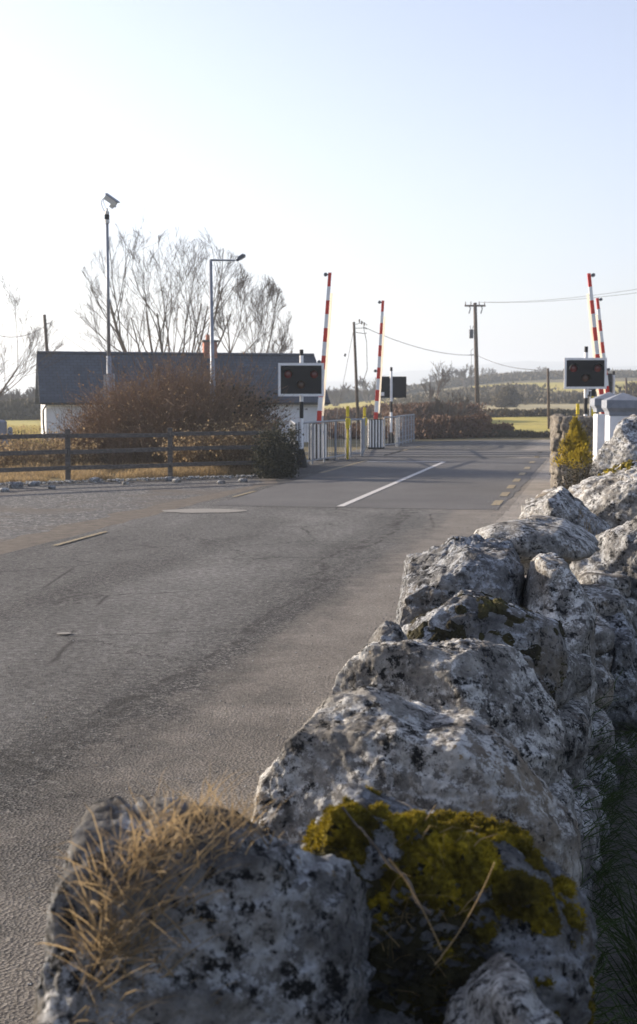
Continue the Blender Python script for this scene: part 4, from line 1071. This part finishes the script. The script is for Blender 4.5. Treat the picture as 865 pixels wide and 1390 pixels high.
def rough_grass():
    rnd = random.Random(12); random.seed(12); mb = MB()
    for i in range(30000):
        px = rnd.uniform(-60, 380); Y = 30.9+(px-92)*.01+rnd.random()**1.4*12; x = X(px, Y); cl = noise.noise((x*.9, Y*.9, 2))
        if cl < -.2: continue
        h = (.20+.25*(cl+.2))*(1 if Y > 31.4 else .6)
        mb.blade(Vector((x, Y, 0)), Vector((rnd.gauss(0, .35), rnd.gauss(0, .35), 1)), h*rnd.uniform(.5, 1.4), rnd.uniform(.008, .016), rnd.uniform(.2, .7))
    tag(mb.build('rough_grass', M['straw']), 'rough tawny grass growing behind the wooden fence', 'grass', kind='stuff')
    mb = MB()
    for i in range(16000):
        px = rnd.uniform(-60, 120); Y = rnd.uniform(42, 95); x = X(px, Y)
        mb.blade(Vector((x, Y, 0)), Vector((rnd.gauss(0, .35), rnd.gauss(0, .35), 1)), rnd.uniform(.15, .4), rnd.uniform(.02, .05), .5)
    tag(mb.build('meadow', M['meadow_grass']), 'sunlit yellow meadow grass beside the cottage', 'grass', kind='stuff')
rough_grass()

# bare trees
def tree(base, stems, height, levels, seed, label, r0=.16, spread=.5, mat='bark', rmin=.012, name='bare_tree', group=None, up=.06, ntw=1.0, lean=0, env=None):
    rnd = random.Random(seed); tr_ = MB(); cr = MB(); base = Vector(base)
    def grow(p, d, L, r, lev, mb):
        seg = 5 if lev > 1 else 3; pts = [p.copy()]; ra = [r]; dirs = []
        for k in range(seg):
            d = (d+Vector((rnd.gauss(0, .06), rnd.gauss(0, .06), up+rnd.gauss(0, .03)))).normalized()
            p = p+d*L/seg
            if env and (p.z > env[1] or abs(p.x-env[0]) > env[2]) and math.hypot((p.x-env[0])/env[2], (p.z-env[1])/env[3]) > 1+.12*noise.noise(p*.9): break
            pts.append(p.copy()); ra.append(max(rmin*.7, r*(1-.62*(k+1)/seg))); dirs.append(d.copy())
        if len(pts) < 2: return
        seg = len(pts)-1; mb.tube(pts, ra, 6 if lev >= levels-1 else 3, 0, False)
        if lev <= 0: return
        nb = max(2, int(rnd.randint(4, 6)*ntw))
        for j in range(nb):
            t = rnd.uniform(.28, 1.0); k = min(seg-1, int(t*seg)); q = pts[k].lerp(pts[k+1], t*seg-k if t < 1 else 1)
            ax = Vector((rnd.gauss(0, 1), rnd.gauss(0, 1), rnd.gauss(0, .5))).normalized(); dd = (dirs[k]+ax*rnd.uniform(.32, .82)).normalized()
            grow(q, dd, L*rnd.uniform(.42, .74)*(1.1-.3*t), max(rmin, ra[k]*rnd.uniform(.45, .62)), lev-1, cr)
    for i in range(stems):
        a = 2*math.pi*(i+rnd.random()*.5)/stems; sp = spread*rnd.uniform(.3, 1)
        d = Vector((math.cos(a)*sp+lean, math.sin(a)*sp*.8, 1)).normalized()
        grow(base+Vector((math.cos(a)*.25, math.sin(a)*.25, -.2)), d, height*rnd.uniform(.55, .72), r0*rnd.uniform(.7, 1.1), levels, tr_)
    t = thing(name, base, label, 'tree', group)
    tr_.build('trunk', M[mat], t, smooth=True); cr.build('crown', M[mat], t)
    return t
tree((X(230, 82), 82, 0), 11, 13.4, 4, 4, 'large bare many-stemmed tree spreading behind the cottage roof', r0=.13, spread=.74, rmin=.0085, ntw=.98, env=(X(233, 82), 6.3, 5.5, 6.2))
tree((X(312, 78), 79, 0), 4, 10.6, 4, 9, 'smaller bare tree leaning right behind the chimney end of the cottage', r0=.09, spread=.7, rmin=.0085, ntw=1.0, lean=.5, env=(X(343, 78), 5.6, 2.4, 3.9))
tree((X(-70, 50), 50, 0), 5, 6.2, 4, 13, 'bare tree branches reaching in at the left edge', r0=.05, spread=1.0, rmin=.005)
tree((X(610, 95), 95, H(X(610, 95), 95)), 6, 2.5, 3, 17, 'small pale bare tree left of the transformer pole', r0=.09, spread=.8, rmin=.018)
tree((X(588, 140), 140, H(X(588, 140), 140)), 3, 5.2, 3, 19, 'thin bare tree on the skyline, left of the pale bare tree', r0=.12, spread=.5, rmin=.022)

# distant bare trees and hedgerow trees
SK = [(455, 260, 7, 'bare hazy tree left of the pole between the barriers'), (500, 280, 8.5, 'bare hazy tree right of the pole between the barriers'),
      (632, 330, 8.5, 'hazy bare tree on the skyline just left of the transformer pole'), (662, 480, 7.5, 'distant tree on the skyline right of the transformer pole'),
      (617, 360, 8, 'hazy tree above the brown scrub on the left of the transformer pole'), (735, 520, 8, 'distant broad tree on the skyline left of the short pole'),
      (700, 560, 7, 'faint distant tree midway between the two right utility poles'), (583, 420, 6, 'small faint tree on the skyline right of the far signal'),
      (858, 170, 5.5, 'dark bare tree at the extreme right above the pillar'), (8, 160, 5, 'bare hazy tree left of the cottage at the far left'), (38, 170, 5.5, 'bare hazy tree close to the left cottage wall')]
for i, (px, Y, h, lab) in enumerate(SK):
    tree((X(px, Y), Y, H(X(px, Y), Y)), 5, h*.68, 3, 100+i, lab, r0=.2, spread=.8, mat='far_bark', rmin=.05, up=.02)

def hedge(pts, h, w, n, mat, label, seed, lsz=.35, name='hedge', cat='hedge'):
    """a long uneven hedge following px/Y points, made of small leaf-clump faces"""
    rnd = random.Random(seed); mb = MB(); Q = [Vector((X(p, y), y, 0)) for p, y in pts]; d = [0]
    for a, b in zip(Q, Q[1:]): d.append(d[-1]+(b-a).length)
    for i in range(n):
        t = rnd.random()*d[-1]; k = max(j for j in range(len(Q)-1) if d[j] <= t); p = Q[k].lerp(Q[k+1], (t-d[k])/(d[k+1]-d[k]))
        hh = h*(.75+.55*noise.noise((p.x*.25/h, p.y*.1, seed))+.25*noise.noise((p.x*.9/h, p.y, seed)))
        z = hh*(1-rnd.random()**2.2)
        x = p.x+rnd.gauss(0, w*.12); y = p.y+rnd.gauss(0, w*.35); o = Vector((x, y, H(x, y)+z*max(.3, 1-abs(y-p.y)/w*.7)))
        u = Vector((rnd.gauss(0, .6), rnd.gauss(0, .6), rnd.gauss(.4, .9))).normalized()*lsz*rnd.uniform(.4, 1.4); v = u.cross(Vector((rnd.gauss(0, 1), rnd.gauss(0, 1), .3))).normalized()*lsz*.25
        mb.quad(o, o+u*.5+v, o+u, o+u*.5-v)
    og = Q[0].copy(); og.z = H(og.x, og.y)
    return tag(mb.build(name, M[mat], origin=og), label, cat)
hedge([(640, 69), (700, 69), (770, 68.5), (900, 68)], .34, .8, 9000, 'far_hedge', 'low dark hedge bank along the far side of the road bend', 41, .14)
hedge([(437, 68), (500, 67), (560, 67), (600, 68), (655, 70)], 1.25, 2.2, 24000, 'far_bush', 'long reddish-brown thicket beyond the far left railing', 42, .20, 'thicket', 'thicket')
hedge([(655, 70), (690, 71)], .8, 1.2, 2500, 'far_bush', 'tapering brown scrub at the right end of the thicket', 43, .2, 'scrub', 'scrub')
hedge([(600, 110), (700, 108), (800, 109), (900, 110)], .5, 1.6, 9000, 'far_hedge', 'dark hedge at the back of the nearest yellow field', 44, .3)
hedge([(540, 95), (585, 98), (640, 100)], 1.5, 5, 12000, 'far_bush', 'tall brown scrub behind the thicket, around the pale bare tree', 45, .3, 'thicket', 'thicket')
hedge([(430, 120), (480, 125), (540, 130), (600, 130)], 1.0, 5, 8000, 'far_bush', 'brown hedge on the slope behind the far signal', 46, .4)
hedge([(560, 205), (640, 200), (720, 205), (800, 205), (900, 200)], 1.0, 18, 10000, 'far_hedge', 'wide dusky hedge belt between the two upper fields', 47, .7)
hedge([(560, 235), (620, 240), (680, 250), (700, 240)], 1.7, 20, 9000, 'far_hedge', 'bushy belt on the slope right of the transformer pole', 48, .8)
hedge([(660, 375), (720, 385), (800, 390), (900, 390)], 1.7, 16, 12000, 'far_hedge', 'dark hedge along the crest of the hill, behind the top field', 49, 1.0)
hedge([(520, 330), (600, 350), (680, 380)], 1.7, 12, 9000, 'far_hedge', 'hazy hedge along the skyline left of the transformer pole', 50, 1.0)
hedge([(430, 300), (480, 310), (540, 320)], 2.4, 10, 7000, 'far_hedge', 'hazy wood edge on the skyline between the left barriers', 51, 1.0)
hedge([(-120, 118), (-30, 120), (40, 122), (130, 125)], 2.3, 4, 9000, 'far_hedge', 'dark hedge behind the meadow to the left of the cottage', 52, .5)
hedge([(-120, 200), (40, 205), (130, 205)], 3.2, 8, 6000, 'far_hedge', 'hazy taller hedge far off at the left behind the dark hedge', 53, .8)
leaf_bush('round_tree', (X(688, 175), 175, H(X(688, 175), 175)), (1.7, 1.5, 2.7), 3600, 'far_hedge', .26, 'dark rounded evergreen tree in the hedge right of the transformer pole', 54, 'tree', cl=.3)
leaf_bush('round_bush', (X(782, 190), 190, H(X(782, 190), 190)), (1.1, 1.1, 1.5), 1800, 'far_hedge', .22, 'dark round bush in the hedge just left of the right signal post', 55, 'bush', cl=.3)
# long low farm shed on the skyline
def shed():
    Y = 330; a, b = P(637, 533, Y), P(678, 533, Y); z0 = H(a.x, Y)
    t = thing('farm_shed', (a.x, Y, z0), 'long low pale-roofed farm shed on the skyline by the transformer pole', 'shed'); L = b.x-a.x
    zb = max(z0-1, a.z-1.6); MB().box((a.x+L/2, Y+4, (zb+a.z)/2), (L, 8, a.z-zb)).build('wall', M['far_bark'], t)
    r = MB(); r.v = [Vector(p) for p in ((a.x-.3, Y-.3, a.z), (b.x+.3, Y-.3, a.z), (b.x+.3, Y+4, a.z+1.1), (a.x-.3, Y+4, a.z+1.1), (a.x-.3, Y+8.3, a.z), (b.x+.3, Y+8.3, a.z))]; r.f = [[0, 1, 2, 3], [3, 2, 5, 4], [0, 3, 4], [1, 5, 2]]; r.m = [0]*4
    r.build('roof', M['shed_roof'], t)
shed()

# conifer and heather by the pier
def conifer():
    Y = 22.5; x = X(781, Y); zb = .84; zt = P(779, 574, Y).z; rnd = random.Random(8); t = thing('dwarf_conifer', (x, Y, 0), 'small golden-green cone-shaped conifer before the rubble pier', 'conifer')
    MB().tube([(x, Y, 0), (x, Y, zt-.1)], [.03, .008], 6).build('trunk', M['bark'], t); mb = MB()
    for i in range(9500):
        f = rnd.random()**.8; z = zb-.1+(zt-zb+.1)*f; rr = .225*(1-f)**.75*(1+.5*noise.noise((f*6, i % 7, 0)))*rnd.uniform(.55, 1.1)+.01; a = rnd.random()*2*math.pi
        rr *= .95+1.3*noise.noise((math.cos(a)*1.6+3, math.sin(a)*1.6, f*8)); z += rnd.gauss(0, .035)
        p = Vector((x+rr*math.cos(a), Y+rr*math.sin(a), z)); d = Vector((math.cos(a)*.5, math.sin(a)*.5, 1)).normalized(); l = rnd.uniform(.03, .075)
        s = Vector((-math.sin(a), math.cos(a), rnd.uniform(-.5, .5)))*l*.25; mb.quad(p, p+d*l*.5+s, p+d*l, p+d*l*.5-s)
    mb.build('crown', M['conifer'], t)
conifer()
leaf_bush('heather_shrub', (X(786, 15), 15, 0), (.25, .3, 1.22), 16000, 'heather', .022, 'dark low heather shrub at the foot of the small conifer', 61, cl=.22, fill=.2)

# ------------------------------------------------------------------ haze
mb = MB(); mb.box((0, 1690, 54), (3300, 3460, 112)); hz = mb.build('haze', None); hz.data.materials.clear()
hm = bpy.data.materials.new('haze'); hm.use_nodes = True; nt = hm.node_tree; nt.nodes.remove(nt.nodes['Principled BSDF'])
pv = nt.nodes.new('ShaderNodeVolumePrincipled'); pv.inputs['Density'].default_value = .0007; pv.inputs['Color'].default_value = (.80, .90, 1, 1); pv.inputs['Anisotropy'].default_value = .3
nt.links.new(pv.outputs[0], nt.nodes['Material Output'].inputs['Volume']); hz.data.materials.append(hm); tag(hz, 'pale haze in the air over the fields and hills', 'haze', kind='stuff')
